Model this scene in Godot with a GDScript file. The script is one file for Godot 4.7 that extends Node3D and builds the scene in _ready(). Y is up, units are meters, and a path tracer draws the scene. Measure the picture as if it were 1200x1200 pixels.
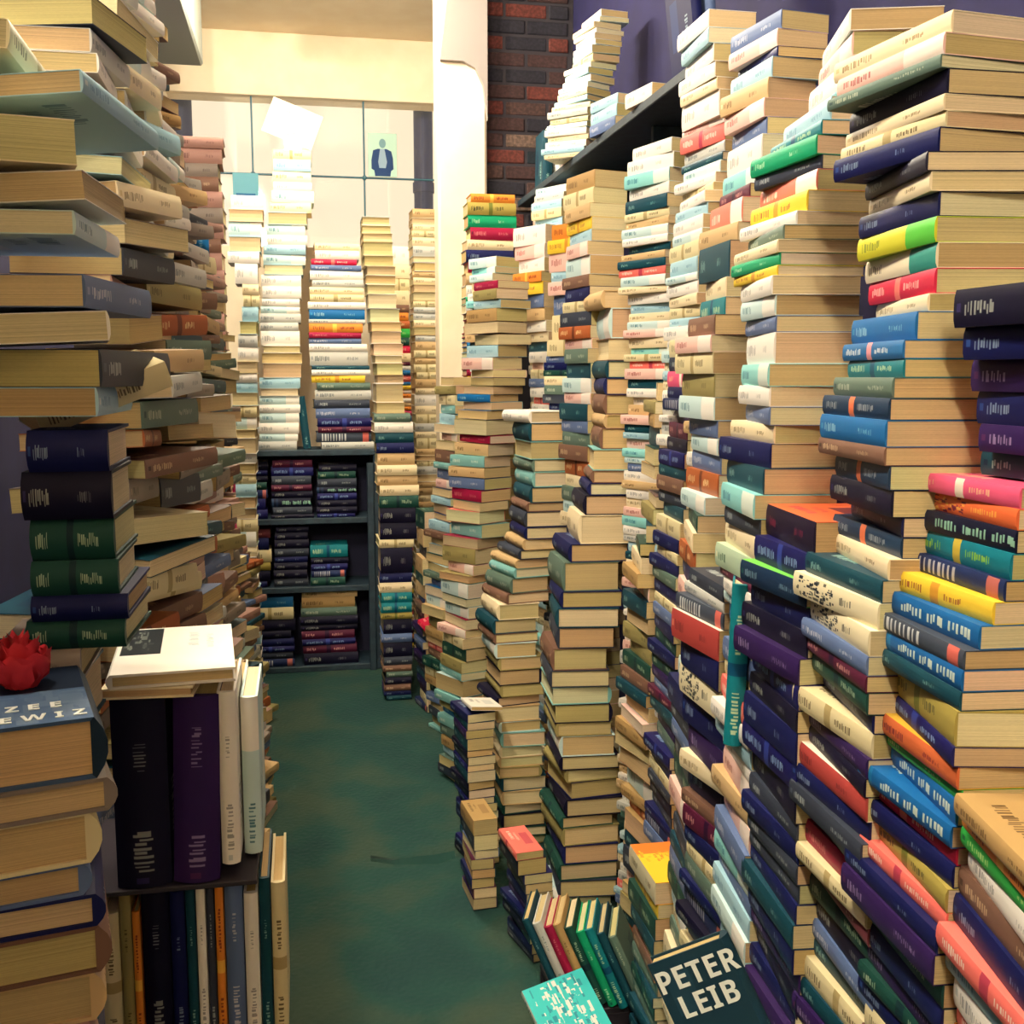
extends Node3D
# A narrow bookshop aisle between towers of second-hand books, a bright window at its end.

const EYE := Vector3(0.0, 1.55, 0.0)
const MAX_OF_KIND := 330

var rng := RandomNumberGenerator.new()
var cover_mat: StandardMaterial3D
var cloth_mat: StandardMaterial3D
var page_mat: StandardMaterial3D
var taken := {}
var all_books: Array = []

# name, cover colour, spine colour, lettering colour, second colour, layout of the print
const DESIGNS := [
	["navy", 0x12184a, 0x10164a, 0x8fa4b4, 0x24407a, 0],
	["black", 0x0c0a22, 0x0d0b26, 0xa2a89a, 0x2a2450, 0],
	["midnight blue", 0x141450, 0x141452, 0x7f9cc0, 0x2c3a86, 1],
	["dark teal", 0x103c4c, 0x11404e, 0x93b8ae, 0x0c2840, 0],
	["sunset black", 0xe2683c, 0x1a0c2a, 0xa82a48, 0x3a1834, 0],
	["dark green", 0x163c34, 0x17423a, 0x9cae90, 0x0e2a30, 1],
	["charcoal", 0x2e3442, 0x323846, 0xaab2ae, 0x4a5462, 0],
	["maroon", 0x4c1630, 0x521834, 0xc08c86, 0x2a1030, 1],
	["brown", 0x6c4e40, 0x785848, 0xd4b890, 0x4a342c, 0],
	["striped navy", 0x1c2850, 0x1c2a54, 0xa6a6ae, 0xb4645c, 3],
	["deep purple", 0x2a1648, 0x2c184c, 0x9c8cae, 0x4c2450, 0],
	["royal blue", 0x125c98, 0x135a96, 0xc6d2c6, 0x2a86b4, 2],
	["bright blue", 0x1668a6, 0x1866a2, 0xa8ccd8, 0x3c8cb8, 0],
	["teal", 0x0e7480, 0x10747e, 0xb0c8a0, 0x0a4868, 1],
	["light blue", 0x9cc4d0, 0xa0c6d2, 0x5c86a0, 0xd8e4e0, 0],
	["cyan", 0x84ccca, 0x8cd0cc, 0x3c7c90, 0xdce8dc, 4],
	["slate blue", 0x586c94, 0x5c7098, 0xd6d6dc, 0x8c94b4, 0],
	["white", 0xf0eade, 0xf0eade, 0x8c8c88, 0xc6cac4, 0],
	["cream", 0xecdcb6, 0xecdab2, 0x8a7450, 0xd8c08c, 0],
	["ivory", 0xe0d2a4, 0xdccea0, 0x6e6044, 0xb09c6a, 1],
	["pale pink", 0xecc4b6, 0xecc0b2, 0xa45c58, 0xf0e0d2, 4],
	["pale grey", 0xc6c6be, 0xc4c4bc, 0x5a6468, 0x92989a, 0],
	["pale blue", 0xc2dad8, 0xc4dcda, 0x54808c, 0xeeeade, 4],
	["pale green", 0xb0c8a8, 0xb2c8aa, 0x4a6a50, 0xdcdcb4, 0],
	["dappled cream", 0xf0e6c4, 0xe6dab4, 0x1c2630, 0x5c5c50, 5],
	["yellow", 0xeac83c, 0xe8c43a, 0x9c5630, 0xd49430, 1],
	["olive yellow", 0xa09048, 0xa4944a, 0x3c3c28, 0x6c7030, 1],
	["lime green", 0xb8cc34, 0xd0cc32, 0x6c7c24, 0x54bc3c, 4],
	["green", 0x109464, 0x109868, 0xd0e0b8, 0x0a5c4c, 0],
	["bright green", 0x34a444, 0x30a446, 0xd6e090, 0x1c6c3c, 0],
	["red", 0xc81c40, 0xcc2044, 0xf0b0a4, 0xe47468, 1],
	["salmon", 0xe87468, 0xe87066, 0xf4d8c4, 0xb03c50, 1],
	["sunset orange", 0xe88440, 0xe66c3c, 0x7c1c3c, 0xf0a44c, 5],
	["orange", 0xe08c34, 0xe08834, 0x8c3c20, 0xf0b84c, 1],
	["pink", 0xe4587c, 0xe65a80, 0xf0b890, 0xf0e0cc, 1],
	["crimson", 0x96163c, 0x9c1840, 0xd89488, 0x5c1030, 0],
	["magenta", 0xc01460, 0xc41464, 0xf0c0c8, 0x7c1048, 0],
	["tan", 0xb0905c, 0xb4925e, 0x5c4428, 0x8c6c44, 0],
	["pinkish brown", 0xa0786c, 0xa47c70, 0x5c3c38, 0xc89c8c, 0],
	["grey brown", 0x80746a, 0x867a70, 0x3c3430, 0xa89888, 0],
	["khaki", 0x948854, 0x988c58, 0x4c4428, 0xb8aa74, 0],
	["rust", 0xa4582c, 0xa85a30, 0xe8c890, 0x6c3420, 1],
	["banded navy", 0x16304c, 0x16324e, 0x8c9298, 0xe0744c, 1],
	["teal and cream", 0xecdfc0, 0xeadcbc, 0x6c5c48, 0x288c80, 4],
	["red and white", 0xf0e4d0, 0xb04440, 0x5c1c24, 0xd87c64, 0],
	["yellow and orange", 0xf0c834, 0xd2c8a8, 0x6c5c40, 0xe88030, 6],
	["brown red", 0x743640, 0x7a3a44, 0xd8a890, 0x4c2030, 0],
	["grey green", 0x566c60, 0x5c7266, 0xc8ccb4, 0x344c4c, 0],
	["pale teal", 0x7cb4b0, 0x7cb4b0, 0xe4ecdc, 0x3c7c84, 0],
	["sand", 0xc8a878, 0xcaaa7a, 0x6c5030, 0xe4cca0, 0],
	["salmon and white", 0xe88c78, 0xe8806c, 0xf4e0cc, 0xf0e8dc, 4],
	["blue and pink", 0x2068a0, 0x2068a0, 0xd4d8dc, 0xe89aa0, 1],
	["black and green", 0x0c1028, 0x0c102a, 0x86b49c, 0x203858, 2],
	["teal and lime", 0x0c7484, 0x0c7080, 0x84b43c, 0xc8b044, 1],
	["grass topped navy", 0x6cc04c, 0x142c48, 0x84a4b0, 0x1c4c4c, 0],
	["orange and gold", 0xe0b03c, 0xd0683c, 0x6c1c30, 0xe0a43c, 0],
	["striped charcoal", 0x3a4250, 0x3c4452, 0xc2c6c6, 0xd4685c, 3],
	["turquoise and white", 0x38c4c4, 0xd8ded4, 0x1c5c7c, 0xe8e6dc, 7],
	["white jacketed", 0xf2ecdf, 0xf2ecdf, 0x9cb0b4, 0x20262c, 8],
	["steel blue photo", 0x3c5474, 0x14283a, 0xdce4dc, 0x101c30, 9],
	["inky teal", 0x12303e, 0x12303e, 0x2c5060, 0x1a3a4a, 10],
]
const PALETTES := {
	dark = ["navy", "black", "midnight blue", "dark teal", "dark green", "charcoal", "maroon", "deep purple", "brown", "navy", "black", "slate blue", "striped navy", "grey green", "ivory"],
	navy = ["navy", "black", "midnight blue", "navy", "dark teal", "black", "charcoal", "deep purple"],
	black = ["black", "navy", "black", "black", "midnight blue", "maroon", "charcoal", "striped navy", "dark green", "black and green"],
	pale = ["white", "cream", "ivory", "pale pink", "pale grey", "pale blue", "light blue", "white", "cyan", "slate blue", "sand", "dark teal", "salmon"],
	white = ["white", "white", "cream", "pale grey", "white", "pale blue", "ivory", "light blue"],
	cream = ["cream", "ivory", "white", "sand", "pale grey", "cream"],
	sky = ["light blue", "pale blue"],
	bright = ["bright blue", "salmon", "yellow", "white", "light blue", "crimson", "pale pink", "teal", "slate blue", "orange", "green", "cream", "navy", "grey green", "sand", "maroon", "pink"],
	speckle = ["pale blue", "slate blue", "tan", "pale pink", "grey green", "light blue", "brown", "sand", "bright blue", "charcoal", "ivory", "salmon", "pale teal", "khaki", "dark green", "crimson"],
	mixed = ["grey green", "tan", "ivory", "charcoal", "brown", "slate blue", "pale pink", "navy", "cream", "dark teal", "pale blue", "rust", "khaki", "dark green"],
	tower = ["charcoal", "dark green", "dark teal", "brown", "grey green", "navy", "sand", "pale teal", "cream", "black", "khaki", "pale blue"],
	brown = ["brown", "grey brown", "tan", "sand", "pinkish brown", "dark green", "khaki"],
	dusty = ["grey brown", "pinkish brown", "sand", "grey brown", "grey green", "brown", "ivory", "khaki", "slate blue", "charcoal", "pale grey", "dark teal", "rust", "brown", "tan"],
	palemix = ["white", "pale grey", "white", "pale blue", "ivory", "grey brown", "white", "navy", "light blue", "cream", "slate blue", "tan", "brown", "charcoal"],
	darkgreen = ["dark green", "navy", "dark green", "charcoal", "dark teal"],
	pinkbrown = ["pinkish brown", "pinkish brown", "brown", "grey brown", "pinkish brown"],
	green = ["dark green", "dark teal", "grey green", "brown"],
}
var design_of := {}

# every stack in metres: way r/l = spines to the aisle from the right/left, f = spines towards the entrance;
# p rows from the top down: height, near aisle corner x, turn (r, l) or height, left x, right x (f)
var STACKS := [
	{k="p", way="r", d=0.62, L=0.178, w=0.11, t0=0.02, t1=0.034, p=[[1.199, 0.504, 0.255], [1.096, 0.515, 0.218]], pal="bright", of="the stack beside the red and blue thrillers", b=[["tan", 0.018], ["orange", 0.015], ["bright green", 0.017], ["white", 0.022], ["brown", 0.025]]},
	{k="p", way="r", d=0.8, L=0.178, w=0.11, t0=0.018, t1=0.03, p=[[1.456, 0.59, 0.08], [1.4, 0.584, 0.087], [1.363, 0.574, 0.089], [1.313, 0.55, 0.086], [1.254, 0.538, 0.168], [1.215, 0.545, 0.15], [1.169, 0.549, 0.108], [1.13, 0.55, 0.073], [1.091, 0.548, 0.082], [1.044, 0.536, 0.145], [0.978, 0.552, 0.035]], pal="dark", of="the blue and yellow thriller stack", b=[["pink", 0.018], ["sunset orange", 0.018], ["black and green", 0.02], ["teal and lime", 0.023], ["striped navy", 0.018], ["yellow", 0.02], ["royal blue", 0.021], ["striped charcoal", 0.017], ["royal blue", 0.019], ["dark teal", 0.017], ["olive yellow", 0.031], ["midnight blue", 0.018], ["orange and gold", 0.021], ["bright green", 0.012], ["royal blue", 0.021], ["royal blue", 0.02], ["red", 0.016], ["navy", 0.021], ["olive yellow", 0.022], ["salmon", 0.018], ["navy", 0.02]]},
	{k="p", way="r", d=0.72, L=0.178, w=0.115, t0=0.02, t1=0.03, p=[[1.627, 0.597, -0.12], [1.576, 0.609, -0.099], [1.524, 0.62, -0.047], [1.471, 0.632, -0.005]], pal="navy", of="the dark stack overhanging the pink paperback", b=[["black", 0.034], ["navy", 0.029]], y0=1.458},
	{k="p", way="r", d=0.95, L=0.178, w=0.11, t0=0.018, t1=0.03, p=[[1.887, 0.599, -0.052], [1.85, 0.6, -0.058], [1.811, 0.598, -0.058], [1.781, 0.604, -0.112], [1.749, 0.589, 0.147], [1.718, 0.598, 0.15], [1.663, 0.601, 0.148], [1.639, 0.594, 0.178], [1.615, 0.588, 0.197], [1.582, 0.571, 0.223], [1.55, 0.562, 0.171], [1.517, 0.561, 0.152], [1.476, 0.558, 0.173], [1.443, 0.559, 0.209], [1.409, 0.574, 0.141], [1.375, 0.573, 0.143], [1.35, 0.563, 0.155], [1.316, 0.56, 0.037], [1.282, 0.55, 0.082], [1.23, 0.548, 0.173], [1.177, 0.551, 0.073], [1.106, 0.55, 0.068], [1.033, 0.555, 0.089], [0.948, 0.565, 0.054], [0.881, 0.576, 0.038]], pal="dark", of="the tall curved stack of fat paperbacks", b=[["cream", 0.02], ["pale pink", 0.02], ["grey green", 0.012], ["black", 0.023], ["cream", 0.015], ["ivory", 0.015], ["navy", 0.023], ["black", 0.018], ["cream", 0.018], ["navy", 0.023], ["lime green", 0.024], ["teal and cream", 0.024], ["red", 0.024], ["cream", 0.017], ["bright blue", 0.027], ["blue and pink", 0.018], ["teal", 0.018], ["grey green", 0.02], ["banded navy", 0.021], ["bright blue", 0.026], ["brown", 0.018], ["banded navy", 0.024], ["black", 0.027], ["navy", 0.02], ["banded navy", 0.021], ["cream", 0.021], ["dark teal", 0.023], ["dappled cream", 0.027], ["dappled cream", 0.026], ["slate blue", 0.02], ["maroon", 0.017], ["dark green", 0.023], ["navy", 0.02], ["ivory", 0.026], ["deep purple", 0.02], ["black", 0.02], ["red and white", 0.026], ["navy", 0.023], ["charcoal", 0.024], ["dark teal", 0.021], ["crimson", 0.027], ["ivory", 0.02], ["brown red", 0.02]], lm=[12, "red"]},
	{k="p", way="r", d=1.12, L=0.178, w=0.11, t0=0.024, t1=0.034, p=[[1.385, 0.568, 0.065], [1.348, 0.567, 0.042], [1.308, 0.561, 0.028], [1.239, 0.56, 0.003], [1.168, 0.557, 0.108], [1.096, 0.555, 0.134], [0.992, 0.556, 0.091], [0.885, 0.562, 0.129], [0.774, 0.572, 0.129]], pal="navy", of="the dark stack under the sunset orange cover", b=[["sunset black", 0.039], ["midnight blue", 0.032], ["grass topped navy", 0.028], ["navy", 0.03], ["black", 0.03]]},
	{k="p", way="r", d=1.3, L=0.178, w=0.115, t0=0.024, t1=0.034, p=[[2.003, 0.689, 0.272], [1.952, 0.685, 0.267], [1.911, 0.681, 0.161], [1.879, 0.655, 0.065], [1.827, 0.65, -0.007], [1.791, 0.646, -0.012], [1.764, 0.635, 0.016], [1.742, 0.609, 0.105], [1.7, 0.599, 0.138], [1.647, 0.596, 0.161], [1.593, 0.595, 0.173], [1.561, 0.585, 0.206], [1.517, 0.593, 0.195], [1.484, 0.598, 0.19], [1.451, 0.593, 0.079], [1.418, 0.582, 0.106], [1.374, 0.581, 0.14]], pal="pale", of="the tan tower with green spines", b=[["white", 0.026], ["pale pink", 0.029], ["white", 0.034], ["teal", 0.016], ["light blue", 0.029], ["teal", 0.018], ["green", 0.024], ["charcoal", 0.018], ["salmon and white", 0.026], ["yellow", 0.026], ["white", 0.018], ["grey green", 0.018], ["cream", 0.016], ["green", 0.016], ["yellow", 0.013], ["white", 0.024], ["pale blue", 0.026], ["slate blue", 0.021], ["white", 0.04], ["cyan", 0.029], ["white", 0.026], ["slate blue", 0.024], ["cream", 0.024], ["navy", 0.032], ["dark teal", 0.034], ["cyan", 0.032], ["charcoal", 0.026], ["cream", 0.032], ["pale green", 0.034], ["maroon", 0.011], ["white", 0.024], ["pale blue", 0.016], ["bright blue", 0.032], ["grey green", 0.024]], lm=[9, "upper yellow"]},
	{k="p", way="r", d=1.5, L=0.178, w=0.11, t0=0.02, t1=0.034, p=[[1.234, 0.622, 0.086], [1.166, 0.618, -0.028], [1.087, 0.615, 0.017], [1.046, 0.622, 0.01], [0.964, 0.629, 0.021], [0.866, 0.654, -0.157], [0.797, 0.651, -0.154], [0.743, 0.624, -0.009], [0.629, 0.632, 0.026], [0.527, 0.641, 0.035]], pal="dark", of="the stack topped by the red-spined book", b=[["charcoal", 0.024], ["pale grey", 0.017], ["striped charcoal", 0.026], ["red and white", 0.048], ["navy", 0.048], ["dappled cream", 0.048], ["navy", 0.052], ["deep purple", 0.048], ["cream", 0.031], ["navy", 0.043]]},
	{k="p", way="r", d=1.75, L=0.178, w=0.12, t0=0.028, t1=0.042, p=[[1.653, 0.692, 0.058], [1.536, 0.695, 0.009], [1.433, 0.697, 0.072], [1.374, 0.708, -0.002], [1.286, 0.668, 0.227], [1.166, 0.66, 0.239], [1.012, 0.666, 0.175]], pal="mixed", of="the tan stack beside the light-topped tower"},
	{k="p", way="r", d=1.95, L=0.178, w=0.11, t0=0.018, t1=0.03, p=[[2.221, 0.889, -0.079], [2.145, 0.879, -0.087], [2.084, 0.873, -0.115], [2.007, 0.86, -0.007], [1.93, 0.849, 0.045], [1.852, 0.824, -0.009], [1.773, 0.806, 0.103], [1.71, 0.794, 0.094], [1.659, 0.788, 0.051]], pal="pale", of="the stack of pale and teal spines", b=[["slate blue", 0.034], ["pale pink", 0.031], ["navy", 0.019], ["light blue", 0.037], ["sand", 0.037], ["pale pink", 0.034], ["slate blue", 0.031], ["white", 0.053], ["cyan", 0.037], ["maroon", 0.025], ["salmon and white", 0.046], ["sand", 0.034], ["dark teal", 0.068], ["cream", 0.037], ["teal", 0.046], ["red", 0.034], ["pale blue", 0.04], ["salmon", 0.031], ["pale pink", 0.037]], lm=[12, "dark teal"]},
	{k="p", way="r", d=2.2, L=0.178, w=0.11, t0=0.016, t1=0.03, p=[[2.297, 0.843, -0.002], [2.214, 0.853, 0.012], [2.13, 0.866, -0.054], [2.063, 0.887, -0.131], [1.993, 0.881, -0.148], [1.923, 0.845, 0.033], [1.8, 0.836, 0.038], [1.729, 0.83, -0.012], [1.672, 0.839, -0.105]], pal="white", of="the white stack with one red spine", b=[["white", 0.035], ["light blue", 0.031], ["white", 0.035], ["white", 0.031], ["cream", 0.024], ["white", 0.052], ["pale pink", 0.014], ["salmon", 0.035], ["pale grey", 0.024], ["dark teal", 0.017], ["pale blue", 0.024]], lm=[7, "salmon red"]},
	{k="p", way="r", d=2.15, L=0.178, w=0.11, t0=0.02, t1=0.034, p=[[1.666, 0.854, -0.176], [1.532, 0.812, 0.035], [1.408, 0.792, 0.091], [1.263, 0.791, 0.021], [1.079, 0.78, 0.045], [0.892, 0.78, 0.063], [0.7, 0.776, 0.045], [0.504, 0.78, 0.044]], pal="dark", of="the stack with the pink paperback on top", b=[["salmon", 0.038], ["ivory", 0.038], ["charcoal", 0.031], ["pink", 0.034]]},
	{k="p", way="r", d=1.97, L=0.178, w=0.11, t0=0.022, t1=0.034, p=[[0.531, 0.683, -0.002], [0.412, 0.681, 0.028], [0.225, 0.688, 0.026]], pal="green", of="the low stack under the yellow cover", b=[["yellow and orange", 0.047], ["yellow", 0.031], ["dark green", 0.047], ["dark teal", 0.037], ["cream", 0.022]]},
	{k="p", way="r", d=2.4, L=0.178, w=0.11, t0=0.026, t1=0.044, p=[[1.534, 0.823, 0.211], [1.392, 0.809, 0.229], [1.292, 0.817, 0.218], [1.231, 0.807, 0.227], [1.131, 0.784, 0.216], [1.07, 0.772, 0.213], [1.028, 0.794, 0.047], [0.902, 0.811, -0.089], [0.819, 0.8, -0.07], [0.713, 0.797, -0.047], [0.605, 0.814, -0.11], [0.431, 0.821, -0.112], [0.209, 0.827, -0.199]], pal="mixed", of="the kinked stack behind the dark gap", mess=0.25, rev=0.3},
	{k="p", way="r", d=2.65, L=0.178, w=0.11, t0=0.016, t1=0.028, p=[[2.141, 0.933, -0.302], [2.058, 0.924, -0.339], [1.933, 0.919, -0.377], [1.786, 0.922, -0.417], [1.722, 0.942, -0.431]], pal="pale", of="the small stack under the light-blue trio", b=[["white", 0.034], ["white", 0.038], ["cyan", 0.034], ["white", 0.029], ["dark teal", 0.034]]},
	{k="h", way="r", d=2.88, L=0.22, w=0.175, t0=0.034, t1=0.062, p=[[1.781, 0.813, 0.117], [1.643, 0.843, 0.031], [1.55, 0.82, 0.094], [1.456, 0.819, 0.105], [1.362, 0.812, 0.113], [1.268, 0.786, 0.138], [1.22, 0.767, 0.133], [1.149, 0.765, 0.119], [1.078, 0.722, 0.105], [0.933, 0.696, 0.084], [0.836, 0.686, 0.08], [0.689, 0.672, 0.051], [0.563, 0.688, 0.031], [0.436, 0.706, -0.002], [0.37, 0.736, -0.093], [0.308, 0.712, 0.023], [0.179, 0.707, 0.045], [-0.016, 0.698, 0.04]], pal="tower", of="the tall S-curved tower of thick hardbacks", rev=0.15},
	{k="p", way="r", d=3.05, L=0.178, w=0.12, t0=0.028, t1=0.044, p=[[2.132, 0.847, -0.202], [2.033, 0.828, -0.148], [1.89, 0.822, -0.199], [1.794, 0.828, -0.201]], pal="mixed", of="the stack with the two yellow spines", b=[["tan", 0.048], ["ivory", 0.044], ["sand", 0.039], ["yellow", 0.034], ["light blue", 0.034], ["pale pink", 0.039]]},
	{k="p", way="r", d=3.3, L=0.178, w=0.11, t0=0.018, t1=0.03, p=[[2.026, 0.891, -0.499], [1.839, 0.882, -0.487], [1.761, 0.877, -0.374], [1.656, 0.878, -0.494], [1.523, 0.87, -0.44], [1.39, 0.863, -0.387]], pal="mixed", of="the stack beside the S-curved tower", b=[["orange", 0.047], ["yellow", 0.042], ["pale pink", 0.058], ["light blue", 0.031], ["pale pink", 0.042], ["slate blue", 0.063], ["ivory", 0.079], ["ivory", 0.052]]},
	{k="h", way="r", d=3.32, L=0.2, w=0.15, t0=0.028, t1=0.052, p=[[1.438, 0.702, -0.199], [1.336, 0.708, -0.019], [1.228, 0.725, -0.045], [1.12, 0.697, -0.024], [1.01, 0.686, -0.117], [0.956, 0.67, -0.183], [0.846, 0.631, -0.195], [0.737, 0.578, -0.075], [0.566, 0.614, -0.127], [0.483, 0.591, -0.087], [0.395, 0.613, -0.023], [0.281, 0.605, -0.01], [0.135, 0.613, -0.056], [-0.014, 0.63, -0.082], [-0.194, 0.653, -0.108]], pal="tower", of="the leaning tower under the white flat cover", b=[["white", 0.037], ["dark teal", 0.058]], rev=0.1},
	{k="p", way="r", d=3.85, L=0.178, w=0.14, t0=0.026, t1=0.046, p=[[1.888, 0.695, -0.342], [1.732, 0.714, -0.468], [1.58, 0.691, -0.37], [1.458, 0.679, -0.504], [1.366, 0.669, -0.553], [1.18, 0.65, -0.586], [0.929, 0.633, -0.572], [0.74, 0.587, -0.407], [0.417, 0.57, -0.353], [0.088, 0.561, -0.339]], pal="speckle", of="the mixed stack near the white pillar", mess=0.3, rev=0.3},
	{k="p", way="r", d=3.95, L=0.178, w=0.11, t0=0.026, t1=0.042, p=[[2.103, 0.905, -0.442], [1.894, 0.886, -0.407], [1.676, 0.913, -0.194], [1.423, 0.914, -0.157]], pal="pale", of="the pale stack below the wall shelf", b=[["white", 0.069], ["pale pink", 0.05], ["white", 0.05], ["orange", 0.038], ["yellow", 0.044], ["slate blue", 0.05]]},
	{k="p", way="r", d=4.3, L=0.178, w=0.11, t0=0.026, t1=0.042, p=[[2.31, 1.061, -0.492], [2.143, 1.041, -0.499]], pal="white", of="the short white stack under the wall shelf"},
	{k="p", way="r", d=4.37, L=0.178, w=0.13, t0=0.026, t1=0.042, p=[[2.029, 0.796, -0.463], [1.859, 0.768, -0.375], [1.55, 0.774, -0.38]], pal="pale", of="the pale stack in front of the pillar"},
	{k="p", way="r", d=4.45, L=0.178, w=0.11, t0=0.026, t1=0.042, p=[[1.543, 0.63, -0.283], [1.339, 0.636, -0.328], [1.125, 0.62, -0.38], [0.836, 0.597, -0.342], [0.543, 0.583, -0.325], [0.245, 0.581, -0.328], [-0.02, 0.583, -0.354]], pal="speckle", of="the speckled stack at the pillar foot", mess=0.3, rev=0.3},
	{k="p", way="r", d=4.8, L=0.178, w=0.11, t0=0.026, t1=0.042, p=[[0.939, 0.54, -0.089], [0.547, 0.536, -0.136], [0.309, 0.534, -0.138], [-0.056, 0.542, -0.162]], pal="dark", of="the low stack with the red book", b=[["dark green", 0.084], ["sand", 0.076], ["charcoal", 0.053], ["sand", 0.076], ["dark green", 0.046], ["sand", 0.061]], mess=0.2},
	{k="p", way="r", d=3.2, L=0.16, w=0.09, t0=0.02, t1=0.03, p=[[0.504, 0.484, -0.164], [0.334, 0.488, -0.164], [0.166, 0.493, -0.166], [-0.033, 0.508, -0.201]], pal="navy", of="the dark pile under the white card"},
	{k="p", way="r", d=2.93, L=0.15, w=0.07, t0=0.02, t1=0.032, p=[[0.276, 0.466, -0.082], [0.101, 0.46, -0.086], [-0.085, 0.474, -0.101]], pal="dark", of="the low pile on the carpet edge", b=[["tan", 0.046], ["charcoal", 0.046]], rev=0.6},
	{k="p", way="r", d=2.62, L=0.17, w=0.08, t0=0.02, t1=0.032, p=[[0.313, 0.529, -0.096], [0.17, 0.55, -0.15], [-0.025, 0.58, -0.22]], pal="navy", of="the low dark pile beside the turquoise cover", b=[["salmon", 0.021], ["black", 0.042]]},
	{k="p", way="r", d=1.05, L=0.11, w=0.07, t0=0.02, t1=0.032, p=[[0.723, 0.503, 0.237], [0.659, 0.505, 0.237]], pal="navy", of="the hidden pile under the lettered book"},
	{k="p", way="r", d=4.1, L=0.178, w=0.12, t0=0.016, t1=0.026, p=[[2.916, 1.139, -0.232], [2.761, 1.114, -0.241], [2.637, 1.102, -0.424], [2.513, 1.103, -0.728], [2.419, 1.084, -0.841], [2.336, 1.071, -0.873]], pal="white", of="the white stack on the wall shelf", y0=2.38, mess=0.5},
	{k="p", way="r", d=3.62, L=0.178, w=0.11, t0=0.016, t1=0.024, p=[[2.493, 1.068, -0.197], [2.377, 1.069, -0.199]], pal="sky", of="the light-blue trio on the wall shelf", b=[["light blue", 0.034], ["light blue", 0.04], ["slate blue", 0.04]], y0=2.38},
	{k="p", way="r", d=3.22, L=0.178, w=0.11, t0=0.016, t1=0.024, p=[[2.424, 1.066, -0.176], [2.315, 1.068, -0.178]], pal="white", of="the cream trio on the wall shelf", b=[["white", 0.036], ["ivory", 0.041], ["white", 0.036]], y0=2.38},
	{k="h", way="f", d=4.78, L=0.2, w=0.15, t0=0.02, t1=0.034, p=[[2.341, 0.743, 0.955], [2.21, 0.742, 0.963], [2.071, 0.734, 0.948]], pal="bright", of="the pile against the brick wall", b=[["orange", 0.038], ["olive yellow", 0.053], ["green", 0.053], ["crimson", 0.053], ["cream", 0.045], ["navy", 0.053], ["crimson", 0.045], ["sand", 0.053], ["white", 0.053]]},
	{k="h", way="f", d=5.02, L=0.2, w=0.2, t0=0.022, t1=0.036, p=[[1.374, 0.332, 0.51], [1.236, 0.342, 0.524], [1.077, 0.347, 0.538], [0.916, 0.361, 0.553], [0.755, 0.35, 0.519], [0.51, 0.354, 0.508], [0.262, 0.359, 0.505], [-0.117, 0.369, 0.492]], pal="dark", of="the dark pile beside the bookcase", b=[["grey green", 0.04], ["white", 0.048], ["dark teal", 0.048], ["navy", 0.048], ["sand", 0.056], ["cream", 0.048], ["sand", 0.048], ["cream", 0.048], ["dark green", 0.056], ["black", 0.072], ["black", 0.08], ["ivory", 0.04], ["black", 0.119], ["navy", 0.048], ["cream", 0.048], ["teal", 0.048], ["teal", 0.048], ["olive yellow", 0.032], ["black", 0.072], ["slate blue", 0.04], ["black", 0.072], ["charcoal", 0.04]]},
	{k="h", way="f", d=5.05, L=0.2, w=0.2, t0=0.036, t1=0.066, p=[[2.268, 0.299, 0.43], [2.09, 0.303, 0.443], [1.938, 0.316, 0.457], [1.706, 0.336, 0.485], [1.55, 0.349, 0.483], [1.377, 0.346, 0.489]], pal="cream", of="the tan page-edged pile above the dark pile", y0=1.375, rev=1},
	{k="h", way="f", d=5.65, L=0.2, w=0.2, t0=0.036, t1=0.06, p=[[2.668, -0.097, 0.09], [2.436, -0.116, 0.098], [2.144, -0.162, 0.048], [1.891, -0.186, 0.017], [1.636, -0.185, 0.019], [1.169, -0.224, -0.009]], pal="white", of="the pale column on the bookcase", y0=1.17, rev=0.25},
	{k="h", way="f", d=5.65, L=0.2, w=0.2, t0=0.016, t1=0.028, p=[[2.217, 0.092, 0.315], [1.979, 0.053, 0.345], [1.723, 0.055, 0.349], [1.463, 0.067, 0.371], [1.165, 0.086, 0.384]], pal="bright", of="the coloured column on the bookcase", b=[["cream", 0.037], ["white", 0.044], ["red", 0.029], ["slate blue", 0.029], ["white", 0.044], ["pale grey", 0.037], ["cream", 0.037], ["ivory", 0.037], ["white", 0.037], ["bright blue", 0.051], ["pale grey", 0.022], ["orange", 0.044], ["crimson", 0.029], ["slate blue", 0.029], ["white", 0.037], ["pale grey", 0.073], ["dark teal", 0.022], ["white", 0.029], ["yellow", 0.037], ["grey green", 0.037], ["pale grey", 0.051], ["charcoal", 0.044], ["slate blue", 0.051], ["midnight blue", 0.044], ["maroon", 0.029], ["striped charcoal", 0.051], ["pale grey", 0.037], ["brown red", 0.029]], y0=1.17},
	{k="h", way="f", d=5.2, L=0.2, w=0.2, t0=0.04, t1=0.07, p=[[2.368, -0.293, -0.133], [2.093, -0.309, -0.157], [1.941, -0.245, -0.169], [1.629, -0.278, -0.185], [1.313, -0.334, -0.195], [1.073, -0.358, -0.209]], pal="white", of="the cream column beside the bookcase", rev=0.3},
	{k="h", way="f", d=5.8, L=0.2, w=0.2, t0=0.03, t1=0.05, p=[[2.421, 0.602, 0.755], [2.043, 0.606, 0.761], [1.368, 0.608, 0.755]], pal="cream", of="the pale column beside the pillar", rev=0.2},
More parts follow.
